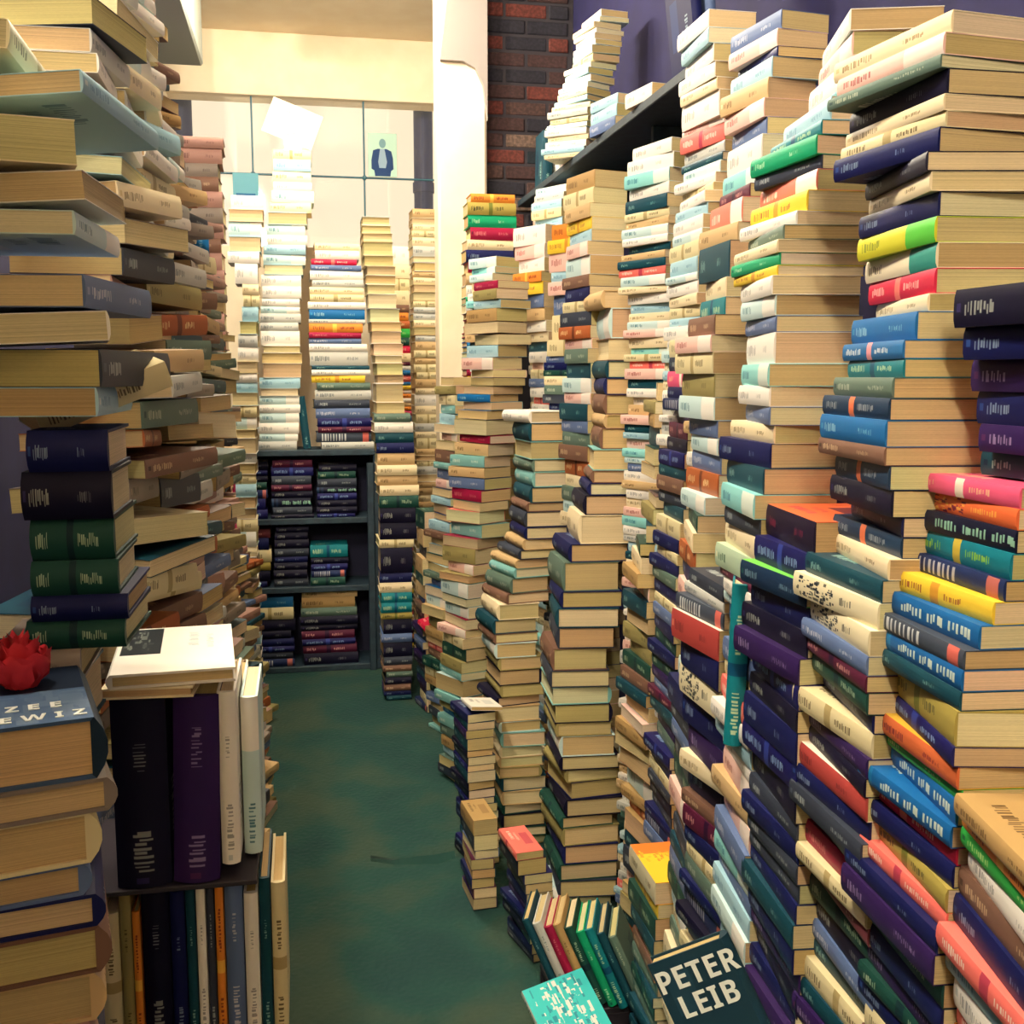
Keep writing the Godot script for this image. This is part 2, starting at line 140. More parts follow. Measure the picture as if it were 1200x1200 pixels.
	{k="h", way="f", d=6, L=0.2, w=0.15, t0=0.018, t1=0.03, p=[[2.249, 0.481, 0.62], [1.966, 0.491, 0.607], [1.55, 0.499, 0.612]], pal="bright", of="the small coloured column by the window wall", b=[["white", 0.095], ["cream", 0.076], ["ivory", 0.067], ["cream", 0.076], ["brown", 0.043], ["orange", 0.043], ["rust", 0.043], ["bright green", 0.048], ["dark green", 0.043], ["red", 0.043], ["cream", 0.048]]},
	{k="h", way="f", d=4, L=0.2, w=0.16, t0=0.036, t1=0.06, p=[[2.374, -0.396, -0.236], [2.254, -0.398, -0.252], [2.139, -0.405, -0.244], [1.964, -0.417, -0.25]], pal="pinkbrown", of="the pinkish brown tower on the shelves", b=[["pinkish brown", 0.038]]},
	{k="h", way="f", d=5.64, L=0.2, w=0.18, t0=0.03, t1=0.046, p=[[1.11, -0.326, -0.165], [0.834, -0.335, -0.173]], pal="black", of="the first top-shelf pile in the bookcase", y0=0.815},
	{k="h", way="f", d=5.64, L=0.2, w=0.18, t0=0.03, t1=0.046, p=[[1.116, -0.152, 0.067], [0.83, -0.16, 0.061]], pal="black", of="the second top-shelf pile in the bookcase", y0=0.815},
	{k="h", way="f", d=5.64, L=0.2, w=0.18, t0=0.03, t1=0.046, p=[[1.09, 0.08, 0.29], [0.824, 0.074, 0.285]], pal="black", of="the third top-shelf pile in the bookcase", y0=0.815},
	{k="h", way="f", d=5.64, L=0.2, w=0.18, t0=0.03, t1=0.046, p=[[0.76, -0.363, -0.158], [0.466, -0.372, -0.166]], pal="black", of="the first middle-shelf pile in the bookcase", b=[["brown red", 0.045], ["navy", 0.063], ["ivory", 0.063], ["olive yellow", 0.045]], y0=0.455},
	{k="h", way="f", d=5.64, L=0.2, w=0.18, t0=0.03, t1=0.046, p=[[0.771, -0.145, 0.033], [0.458, -0.153, 0.026]], pal="black", of="the second middle-shelf pile in the bookcase", y0=0.455},
	{k="h", way="f", d=5.64, L=0.2, w=0.18, t0=0.03, t1=0.046, p=[[0.668, 0.039, 0.233], [0.451, 0.034, 0.229]], pal="black", of="the third middle-shelf pile in the bookcase", b=[["teal", 0.063]], y0=0.455},
	{k="h", way="f", d=5.64, L=0.2, w=0.18, t0=0.03, t1=0.046, p=[[0.4, -0.289, -0.046], [0.023, -0.3, -0.055]], pal="black", of="the first bottom-shelf pile in the bookcase", b=[["bright blue", 0.054], ["ivory", 0.063], ["black", 0.063]], y0=0.03},
	{k="h", way="f", d=5.64, L=0.2, w=0.18, t0=0.03, t1=0.046, p=[[0.434, -0.019, 0.282], [0.009, -0.029, 0.274]], pal="black", of="the second bottom-shelf pile in the bookcase", b=[["sand", 0.045], ["tan", 0.054], ["grey green", 0.045]], y0=0.03},
	{k="h", way="l", d=0.8, L=0.165, w=0.17, t0=0.026, t1=0.046, p=[[1.305, -0.139, -0.222], [1.265, -0.143, -0.229], [1.233, -0.145, -0.234], [1.2, -0.149, -0.234], [1.168, -0.157, -0.232], [1.134, -0.153, -0.234], [1.066, -0.158, -0.246]], pal="brown", of="the fat near pile topped by the steel-blue cover", b=[["steel blue photo", 0.046], ["grey brown", 0.025], ["ivory", 0.039], ["slate blue", 0.025], ["navy", 0.025], ["brown", 0.036], ["sand", 0.038]]},
	{k="h", way="f", d=0.98, L=0.22, w=0.14, t0=0.03, t1=0.05, p=[[1.503, -0.236, -0.167], [1.463, -0.238, -0.161], [1.397, -0.238, -0.161], [1.359, -0.237, -0.158], [1.323, -0.232, -0.147], [1.312, -0.274, -0.196], [0.97, -0.301, -0.222]], pal="darkgreen", of="the dark green pile over the red flower", b=[["navy", 0.036], ["black", 0.042], ["dark green", 0.037], ["dark green", 0.031], ["navy", 0.023], ["dark green", 0.026], ["grey brown", 0.031]]},
	{k="p", way="l", d=0.98, L=0.18, w=0.15, t0=0.02, t1=0.034, p=[[1.635, -0.171, 0.021], [1.579, -0.157, 0], [1.543, -0.147, 0.031], [1.504, -0.17, 0.056]], pal="palemix", of="the tilted pile over the dark green books", y0=1.515, mess=1.4, rev=0.2},
	{k="p", way="l", d=0.96, L=0.18, w=0.15, t0=0.016, t1=0.03, p=[[1.86, -0.203, -0.033], [1.809, -0.194, -0.035], [1.749, -0.186, -0.038], [1.716, -0.173, -0.038], [1.676, -0.161, -0.023], [1.633, -0.174, -0.007]], pal="white", of="the pale overhanging pile", y0=1.665, mess=1.5, lm=[0, "topmost"], rev=0.15},  # white covers stand in for the overexposed light up here
	{k="p", way="l", d=1.42, L=0.17, w=0.15, t0=0.018, t1=0.034, p=[[2, -0.235, 0.106], [1.846, -0.204, 0.149], [1.692, -0.226, 0.266], [1.538, -0.165, 0.01], [1.385, -0.198, 0.34], [1.231, -0.232, 0.324], [1.077, -0.261, 0.169], [0.923, -0.26, 0.196], [0.769, -0.245, 0.005], [0.615, -0.246, 0.101], [0.462, -0.29, 0.276], [0.308, -0.293, 0.287], [0.154, -0.284, 0.222], [0, -0.233, 0.001]], pal="palemix", of="the first brown-edged stack past the tilted pile", mess=1.3, lm=[0, "topmost"], rev=0.3, low="dusty"},
	{k="p", way="l", d=1.62, L=0.17, w=0.15, t0=0.018, t1=0.034, p=[[2.1, -0.265, 0.002], [1.95, -0.228, 0.196], [1.8, -0.188, 0.022], [1.65, -0.215, 0.194], [1.5, -0.166, 0.074], [1.35, -0.19, 0.249], [1.2, -0.225, 0.322], [1.05, -0.193, 0.13], [0.9, -0.173, 0.052], [0.75, -0.171, 0.108], [0.6, -0.159, 0.001], [0.45, -0.189, 0.122], [0.3, -0.211, 0.295], [0.15, -0.184, 0.114], [0, -0.215, 0.254]], pal="white", of="the second brown-edged stack past the tilted pile", mess=1.3, lm=[0, "topmost"], rev=0.3, low="dusty"},
	{k="p", way="l", d=1.79, L=0.17, w=0.15, t0=0.018, t1=0.034, p=[[2.22, -0.305, 0.194], [2.061, -0.264, 0.137], [1.903, -0.19, -0.045], [1.744, -0.213, 0.132], [1.586, -0.194, 0.003], [1.427, -0.168, 0.065], [1.269, -0.177, 0.071], [1.11, -0.205, 0.335], [0.951, -0.165, 0.124], [0.793, -0.158, 0.189], [0.634, -0.142, 0.039], [0.476, -0.183, 0.287], [0.317, -0.141, 0.013], [0.159, -0.159, 0.033], [0, -0.173, 0.22]], pal="palemix", of="the third brown-edged stack past the tilted pile", mess=1.3, lm=[0, "topmost"], rev=0.3, low="dusty"},
	{k="p", way="l", d=2, L=0.17, w=0.15, t0=0.018, t1=0.034, p=[[2.3, -0.277, 0.035], [2.147, -0.284, 0.086], [1.993, -0.23, 0.029], [1.84, -0.215, -0.03], [1.687, -0.219, 0.248], [1.533, -0.2, 0.058], [1.38, -0.224, 0.355], [1.227, -0.203, 0.146], [1.073, -0.191, 0.214], [0.92, -0.172, 0.164], [0.767, -0.131, 0.02], [0.613, -0.142, 0.012], [0.46, -0.197, 0.302], [0.307, -0.174, 0.263], [0.153, -0.173, 0.227], [0, -0.154, 0.038]], pal="white", of="the fourth brown-edged stack past the tilted pile", mess=1.3, lm=[0, "topmost"], rev=0.3, low="dusty"},
	{k="p", way="l", d=2.22, L=0.17, w=0.15, t0=0.018, t1=0.034, p=[[2.4, -0.296, 0.054], [2.25, -0.312, 0.106], [2.1, -0.312, 0.36], [1.95, -0.278, 0.351], [1.8, -0.234, 0.176], [1.65, -0.225, 0.172], [1.5, -0.214, 0.145], [1.35, -0.186, 0.136], [1.2, -0.228, 0.346], [1.05, -0.203, 0.18], [0.9, -0.163, 0.032], [0.75, -0.174, 0.282], [0.6, -0.151, 0.13], [0.45, -0.177, 0.279], [0.3, -0.173, 0.239], [0.15, -0.161, 0.131], [0, -0.162, 0.101]], pal="dusty", of="the fifth brown-edged stack past the tilted pile", mess=1.3, lm=[0, "topmost"], rev=0.3, low="dusty"},
	{k="p", way="l", d=2.45, L=0.17, w=0.15, t0=0.018, t1=0.034, p=[[2.42, -0.341, 0.277], [2.269, -0.31, 0.106], [2.117, -0.316, 0.234], [1.966, -0.241, 0.004], [1.815, -0.232, 0.09], [1.664, -0.217, 0.167], [1.512, -0.218, 0.233], [1.361, -0.202, 0.125], [1.21, -0.219, 0.266], [1.059, -0.194, 0.126], [0.907, -0.212, 0.313], [0.756, -0.19, 0.351], [0.605, -0.17, 0.187], [0.454, -0.145, 0.06], [0.302, -0.198, 0.337], [0.151, -0.184, 0.249], [0, -0.203, 0.263]], pal="dusty", of="the sixth brown-edged stack past the tilted pile", mess=1.3, lm=[0, "topmost"], rev=0.3, low="dusty"},
	{k="p", way="l", d=2.68, L=0.17, w=0.15, t0=0.018, t1=0.034, p=[[2.36, -0.354, 0.281], [2.203, -0.343, 0.24], [2.045, -0.317, 0.225], [1.888, -0.272, 0.229], [1.731, -0.22, 0.01], [1.573, -0.221, 0.159], [1.416, -0.204, 0.079], [1.259, -0.24, 0.227], [1.101, -0.226, 0.17], [0.944, -0.198, 0.019], [0.787, -0.189, 0.114], [0.629, -0.17, 0.07], [0.472, -0.174, 0.168], [0.315, -0.18, 0.22], [0.157, -0.159, 0.086], [0, -0.165, 0]], pal="dusty", of="the seventh brown-edged stack past the tilted pile", mess=1.3, rev=0.3, low="dusty"},
	{k="p", way="l", d=2.92, L=0.17, w=0.15, t0=0.018, t1=0.034, p=[[2.2, -0.335, 0.1], [2.043, -0.298, 0.041], [1.886, -0.278, 0.135], [1.729, -0.26, 0.221], [1.571, -0.242, 0.196], [1.414, -0.226, 0.209], [1.257, -0.25, 0.295], [1.1, -0.242, 0.293], [0.943, -0.221, 0.133], [0.786, -0.206, 0.215], [0.629, -0.194, 0.345], [0.471, -0.182, 0.219], [0.314, -0.208, 0.322], [0.157, -0.16, 0.039], [0, -0.203, 0.221]], pal="dusty", of="the eighth brown-edged stack past the tilted pile", mess=1.3, rev=0.3, low="dusty"},
	{k="p", way="l", d=3.16, L=0.17, w=0.15, t0=0.018, t1=0.034, p=[[2.12, -0.34, 0.227], [1.969, -0.289, 0.135], [1.817, -0.255, 0.081], [1.666, -0.277, 0.35], [1.514, -0.257, 0.346], [1.363, -0.253, 0.214], [1.211, -0.265, 0.353], [1.06, -0.236, 0.15], [0.909, -0.25, 0.354], [0.757, -0.199, 0.103], [0.606, -0.164, 0.044], [0.454, -0.178, 0.16], [0.303, -0.183, 0.281], [0.151, -0.156, 0.005], [0, -0.166, 0.099]], pal="dusty", of="the ninth brown-edged stack past the tilted pile", mess=1.3, rev=0.3, low="dusty"},
	{k="p", way="l", d=3.4, L=0.17, w=0.15, t0=0.018, t1=0.034, p=[[1.778, -0.285, 0.281], [1.63, -0.252, 0.096], [1.482, -0.282, 0.356], [1.334, -0.257, 0.219], [1.186, -0.253, 0.232], [1.037, -0.266, 0.268], [0.889, -0.253, 0.274], [0.741, -0.228, 0.192], [0.593, -0.191, 0.107], [0.445, -0.188, 0.167], [0.296, -0.191, 0.268], [0.148, -0.167, 0.013], [0, -0.178, 0.164]], pal="dusty", of="the stack under the upright blue book", mess=1.3, rev=0.3, low="dusty"},
	{k="p", way="l", d=3.68, L=0.17, w=0.15, t0=0.018, t1=0.034, p=[[1.306, -0.28, 0.32], [1.161, -0.225, 0.005], [1.016, -0.249, 0.154], [0.871, -0.255, 0.255], [0.726, -0.227, 0.173], [0.581, -0.217, 0.139], [0.435, -0.223, 0.307], [0.29, -0.166, 0.107], [0.145, -0.158, 0.024], [0, -0.204, 0.25]], pal="dusty", of="the stack under the navy and red uprights", mess=1.3, rev=0.3, low="dusty"},
	{k="p", way="l", d=4.36, L=0.17, w=0.15, t0=0.018, t1=0.034, p=[[0.919, -0.27, 0.103], [0.766, -0.3, 0.328], [0.612, -0.251, 0.172], [0.459, -0.243, 0.179], [0.306, -0.206, 0.055], [0.153, -0.246, 0.292], [0, -0.192, 0.083]], pal="dusty", of="the stack under the magenta upright", mess=1.3, rev=0.3, low="dusty"},
	{k="p", way="l", d=4.7, L=0.17, w=0.15, t0=0.018, t1=0.034, p=[[0.8, -0.288, 0.285], [0.667, -0.229, 0.009], [0.533, -0.261, 0.352], [0.4, -0.258, 0.252], [0.267, -0.251, 0.303], [0.133, -0.217, 0.232], [0, -0.235, 0.256]], pal="dusty", of="the last stack before the bookcase", mess=1.3, rev=0.3, low="dusty"},
	{k="p", way="l", d=0.56, L=0.17, w=0.2, t0=0.02, t1=0.036, p=[[2.2, -0.34, 0], [2.19, -0.34, 0]], pal="dusty", of="the stacks behind the viewer", mess=0.3},  # from here on: unseen stacks added to block the rear lamp
	{k="p", way="l", d=0.36, L=0.17, w=0.2, t0=0.02, t1=0.036, p=[[2.35, -0.34, 0], [2.34, -0.34, 0]], pal="dusty", of="the stacks behind the viewer", mess=0.3},
	{k="p", way="l", d=0.16, L=0.17, w=0.2, t0=0.02, t1=0.036, p=[[2.3, -0.34, 0], [2.29, -0.34, 0]], pal="dusty", of="the stacks behind the viewer", mess=0.3},
	{k="p", way="l", d=-0.04, L=0.17, w=0.2, t0=0.02, t1=0.036, p=[[2.4, -0.24, 0], [2.39, -0.24, 0]], pal="dusty", of="the stacks behind the viewer", mess=0.3},
	{k="p", way="l", d=-0.24, L=0.17, w=0.2, t0=0.02, t1=0.036, p=[[2.28, -0.24, 0], [2.27, -0.24, 0]], pal="dusty", of="the stacks behind the viewer", mess=0.3},
	{k="p", way="l", d=-0.44, L=0.17, w=0.2, t0=0.02, t1=0.036, p=[[2.36, -0.24, 0], [2.35, -0.24, 0]], pal="dusty", of="the stacks behind the viewer", mess=0.3},
	{k="p", way="l", d=-0.64, L=0.17, w=0.2, t0=0.02, t1=0.036, p=[[2.3, -0.24, 0], [2.29, -0.24, 0]], pal="dusty", of="the stacks behind the viewer", mess=0.3}
]

# ------------------------------------------------------------------ helpers
func hexc(h: int) -> Color:
	return Color8((h >> 16) & 255, (h >> 8) & 255, h & 255)

func numbered(called: String) -> String:
	if not taken.has(called):
		taken[called] = 0
		return called
	taken[called] += 1
	return "%s_%03d" % [called, taken[called]]

func tag(o: Node, label: String, category: String, group := "", kind := "") -> void:
	o.set_meta("label", label)
	if category != "": o.set_meta("category", category)
	if group != "": o.set_meta("group", group)
	if kind != "": o.set_meta("kind", kind)

func base(called: String, at: Transform3D) -> Node3D:
	var o := Node3D.new()
	o.name = numbered(called)
	add_child(o)
	o.transform = at
	return o

func mesh_node(called: String, m: Mesh, mat: Material, parent: Node, at := Transform3D()) -> MeshInstance3D:
	var o := MeshInstance3D.new()
	o.name = called if parent != self else numbered(called)
	o.mesh = m
	if mat != null: o.material_override = mat
	o.cast_shadow = GeometryInstance3D.SHADOW_CASTING_SETTING_ON
	o.transform = at
	parent.add_child(o, true)
	return o

func mat(c: Color, rough := 0.8, metal := 0.0) -> StandardMaterial3D:
	var m := StandardMaterial3D.new()
	m.albedo_color = c
	m.roughness = rough
	m.metallic = metal
	return m

func st_new() -> SurfaceTool:
	var st := SurfaceTool.new()
	st.begin(Mesh.PRIMITIVE_TRIANGLES)
	return st

func quad(st: SurfaceTool, a: Vector3, b: Vector3, c: Vector3, d: Vector3, n: Vector3) -> void:
	var flip := (b - a).cross(c - a).dot(n) > 0.0
	var order := [a, c, b, a, d, c] if flip else [a, b, c, a, c, d]
	for q in order:
		st.set_normal(n)
		st.set_uv(Vector2(q.x + q.z * 0.37, q.y))
		st.add_vertex(q)

# a box with chamfered edges, centred
func bevel_box(size: Vector3, ch := 0.003) -> ArrayMesh:
	var st := st_new()
	var h := size * 0.5
	ch = minf(ch, minf(h.x, minf(h.y, h.z)) * 0.6)
	var i := h - Vector3(ch, ch, ch)
	for ax in 3:
		var u := (ax + 1) % 3
		var w := (ax + 2) % 3
		for s in [-1.0, 1.0]:
			var n := Vector3.ZERO
			n[ax] = s
			var p := []
			for k in [[-1, -1], [1, -1], [1, 1], [-1, 1]]:
				var q := Vector3.ZERO
				q[ax] = s * h[ax]
				q[u] = k[0] * i[u]
				q[w] = k[1] * i[w]
				p.append(q)
			quad(st, p[0], p[1], p[2], p[3], n)
			for s2 in [-1.0, 1.0]:   # edge between ax and u
				var e := []
				for s3 in [-1.0, 1.0]:
					var q1 := Vector3.ZERO
					q1[ax] = s * h[ax]; q1[u] = s2 * i[u]; q1[w] = s3 * i[w]
					var q2 := Vector3.ZERO
					q2[ax] = s * i[ax]; q2[u] = s2 * h[u]; q2[w] = s3 * i[w]
					e.append([q1, q2])
				var n2 := Vector3.ZERO
				n2[ax] = s; n2[u] = s2
				quad(st, e[0][0], e[0][1], e[1][1], e[1][0], n2.normalized())
	for sx in [-1.0, 1.0]:
		for sy in [-1.0, 1.0]:
			for sz in [-1.0, 1.0]:
				var a := Vector3(sx * h.x, sy * i.y, sz * i.z)
				var b := Vector3(sx * i.x, sy * h.y, sz * i.z)
				var c := Vector3(sx * i.x, sy * i.y, sz * h.z)
				var n := Vector3(sx, sy, sz).normalized()
				if (b - a).cross(c - a).dot(n) > 0.0:
					var t := b
					b = c
					c = t
				for q in [a, b, c]:
					st.set_normal(n)
					st.set_uv(Vector2.ZERO)
					st.add_vertex(q)
	return st.commit()

func cyl(r: float, h: float, sides := 16) -> CylinderMesh:
	var c := CylinderMesh.new()
	c.top_radius = r
	c.bottom_radius = r
	c.height = h
	c.radial_segments = sides
	c.rings = 1
	return c

func structure(called: String, m: Mesh, material: Material, at: Vector3, label := "") -> MeshInstance3D:
	var o := mesh_node(called, m, material, self, Transform3D(Basis(), at))
	o.set_meta("kind", "structure")
	if label != "": o.set_meta("label", label)
	return o

# ------------------------------------------------------------------ book print: one sheet of 64 covers
func word(im: Image, x: int, y: int, h: int, n: int, col: Color, lw := 3) -> int:
	# a blurred, unreadable run of printed strokes
	for k in n:
		for m in rng.randi_range(1, 3):
			var hh := rng.randi_range(h * 5 / 8, h)
			im.fill_rect(Rect2i(x, y + rng.randi_range(0, h - hh), rng.randi_range(maxi(1, lw - 1), lw + 1), hh), col)
			x += rng.randi_range(lw + 1, lw + 3)
		x += maxi(1, h / 12)
	return x

func make_sheet() -> ImageTexture:
	var im := Image.create(2048, 2048, false, Image.FORMAT_RGB8)
	rng.seed = 77
	for n in DESIGNS.size():
		var d: Array = DESIGNS[n]
		design_of[d[0]] = n
		var ox: int = (n % 8) * 256
		var oy: int = (n / 8) * 256
		var cov := hexc(d[1])
		var spi := hexc(d[2])
		var ink := hexc(d[3])
		var sec := hexc(d[4])
		im.fill_rect(Rect2i(ox, oy, 256, 64), spi)
		im.fill_rect(Rect2i(ox, oy + 64, 256, 192), cov)
		# spine
		match int(d[5]):
			0:
				word(im, ox + 24, oy + 22, 22, rng.randi_range(4, 6), ink.lerp(spi, 0.2))
				word(im, ox + 160, oy + 26, 14, rng.randi_range(4, 6), ink.lerp(spi, 0.3), 2)
				im.fill_rect(Rect2i(ox + 8, oy + 24, 8, 14), sec)
			1:
				im.fill_rect(Rect2i(ox + 112, oy, 20, 64), sec)
				word(im, ox + 20, oy + 20, 24, 5, ink)
				word(im, ox + 146, oy + 22, 20, 5, ink)
			2:
				im.fill_rect(Rect2i(ox + 4, oy, 14, 64), sec)
				im.fill_rect(Rect2i(ox + 30, oy, 16, 64), sec.lerp(spi, 0.4))
				var x := word(im, ox + 72, oy + 18, 28, 3, ink, 5)
				x = word(im, x + 10, oy + 18, 28, 3, ink, 5)
				word(im, x + 10, oy + 18, 28, 4, ink, 5)
			3:
				for k in 9: im.fill_rect(Rect2i(ox + 26 + k * 13, oy + 10, rng.randi_range(4, 8), 44), ink)
				im.fill_rect(Rect2i(ox + 214, oy, 28, 64), sec)
			4:
				im.fill_rect(Rect2i(ox + 168, oy, 88, 64), sec)
				word(im, ox + 20, oy + 20, 24, 6, ink)
			5:
				for k in 60:
					var at: int = rng.randi_range(14, 130)
					im.fill_rect(Rect2i(ox + at, oy + rng.randi_range(6, 52), rng.randi_range(3, 12), rng.randi_range(2, 9)), ink if rng.randf() < 0.5 else sec)
				word(im, ox + 150, oy + 22, 20, 5, sec)
			_:
				word(im, ox + 30, oy + 20, 22, 6, ink)
				word(im, ox + 170, oy + 24, 14, 5, ink, 2)
		# front and back board
		match int(d[5]):
			6:
				im.fill_rect(Rect2i(ox, oy + 64, 72, 192), sec)
				for k in 60: im.fill_rect(Rect2i(ox + rng.randi_range(50, 110), oy + 64 + rng.randi_range(0, 180), rng.randi_range(4, 22), rng.randi_range(3, 12)), sec.lerp(cov, rng.randf()))
			7:
				for k in 240: im.fill_rect(Rect2i(ox + rng.randi_range(4, 180), oy + 64 + rng.randi_range(20, 160), rng.randi_range(4, 34), rng.randi_range(3, 12)), [sec, cov, cov, ink.lerp(cov, 0.5)][rng.randi_range(0, 3)])
				im.fill_rect(Rect2i(ox + 196, oy + 64, 60, 192), ink)
				word(im, ox + 200, oy + 110, 16, 8, sec)
			10:
				im.fill_rect(Rect2i(ox + 150, oy + 170, 80, 60), sec)
			8:
				im.fill_rect(Rect2i(ox + 8, oy + 72, 150, 64), sec)
				for k in 26: im.fill_rect(Rect2i(ox + 10 + rng.randi_range(0, 120), oy + 74 + rng.randi_range(0, 50), rng.randi_range(6, 26), rng.randi_range(3, 10)), Color8(120, 128, 120).lerp(sec, rng.randf()))
				word(im, ox + 40, oy + 180, 18, 7, ink, 2)
				word(im, ox + 60, oy + 210, 12, 9, ink, 2)
			9:
				for k in 90: im.fill_rect(Rect2i(ox + rng.randi_range(0, 120), oy + 64 + rng.randi_range(0, 176), rng.randi_range(8, 40), rng.randi_range(6, 20)), cov.lerp(Color8(110, 124, 140), rng.randf() * 0.6))
				im.fill_rect(Rect2i(ox + 140, oy + 64, 116, 192), sec)
			_:
				word(im, ox + 40, oy + 96, 26, 6, ink, 4)
				word(im, ox + 60, oy + 134, 18, 6, ink.lerp(cov, 0.3), 3)
				im.fill_rect(Rect2i(ox + 70, oy + 170, 110, 56), sec.lerp(cov, 0.35))
	return ImageTexture.create_from_image(im)

func make_page_texture() -> ImageTexture:
	var im := Image.create(64, 256, false, Image.FORMAT_RGB8)
	var r := RandomNumberGenerator.new()
	r.seed = 9
	for y in 256:
		var row := 0.86 + 0.14 * r.randf() - (0.18 if r.randf() < 0.05 else 0.0)
		for x in 64:
			var g := clampf(row + r.randf_range(-0.03, 0.03), 0.0, 1.0)
			im.set_pixel(x, y, Color(g, g * 0.99, g * 0.97))
	return ImageTexture.create_from_image(im)

# ------------------------------------------------------------------ one book
class Sheet:
	var v := PackedVector3Array()
	var n := PackedVector3Array()
	var uv := PackedVector2Array()
	var c := PackedColorArray()
	var i := PackedInt32Array()
	func face(a: Vector3, b: Vector3, cc: Vector3, d: Vector3, na: Vector3, nb: Vector3, ua: Vector2, ub: Vector2, uc: Vector2, ud: Vector2, col: Color) -> void:
		var k := v.size()
		v.append_array([a, b, cc, d])
		n.append_array([na, nb, nb, na])
		uv.append_array([ua, ub, uc, ud])
		c.append_array([col, col, col, col])
		if (b - a).cross(cc - a).dot(na + nb) > 0.0: i.append_array([k, k + 2, k + 1, k, k + 3, k + 2])
		else: i.append_array([k, k + 1, k + 2, k, k + 2, k + 3])
	func take(o: Sheet, t: Transform3D) -> void:
		var k := v.size()
		v.append_array(t * o.v)
		n.append_array(Transform3D(t.basis, Vector3.ZERO) * o.n)
		uv.append_array(o.uv)
		c.append_array(o.c)
		for q in o.i: i.append(q + k)
	func mesh(into: ArrayMesh = null) -> ArrayMesh:
		var m := ArrayMesh.new() if into == null else into
		var arr := []
		arr.resize(Mesh.ARRAY_MAX)
		arr[Mesh.ARRAY_VERTEX] = v
		arr[Mesh.ARRAY_NORMAL] = n
		arr[Mesh.ARRAY_TEX_UV] = uv
		arr[Mesh.ARRAY_COLOR] = c
		arr[Mesh.ARRAY_INDEX] = i
		m.add_surface_from_arrays(Mesh.PRIMITIVE_TRIANGLES, arr)
		return m

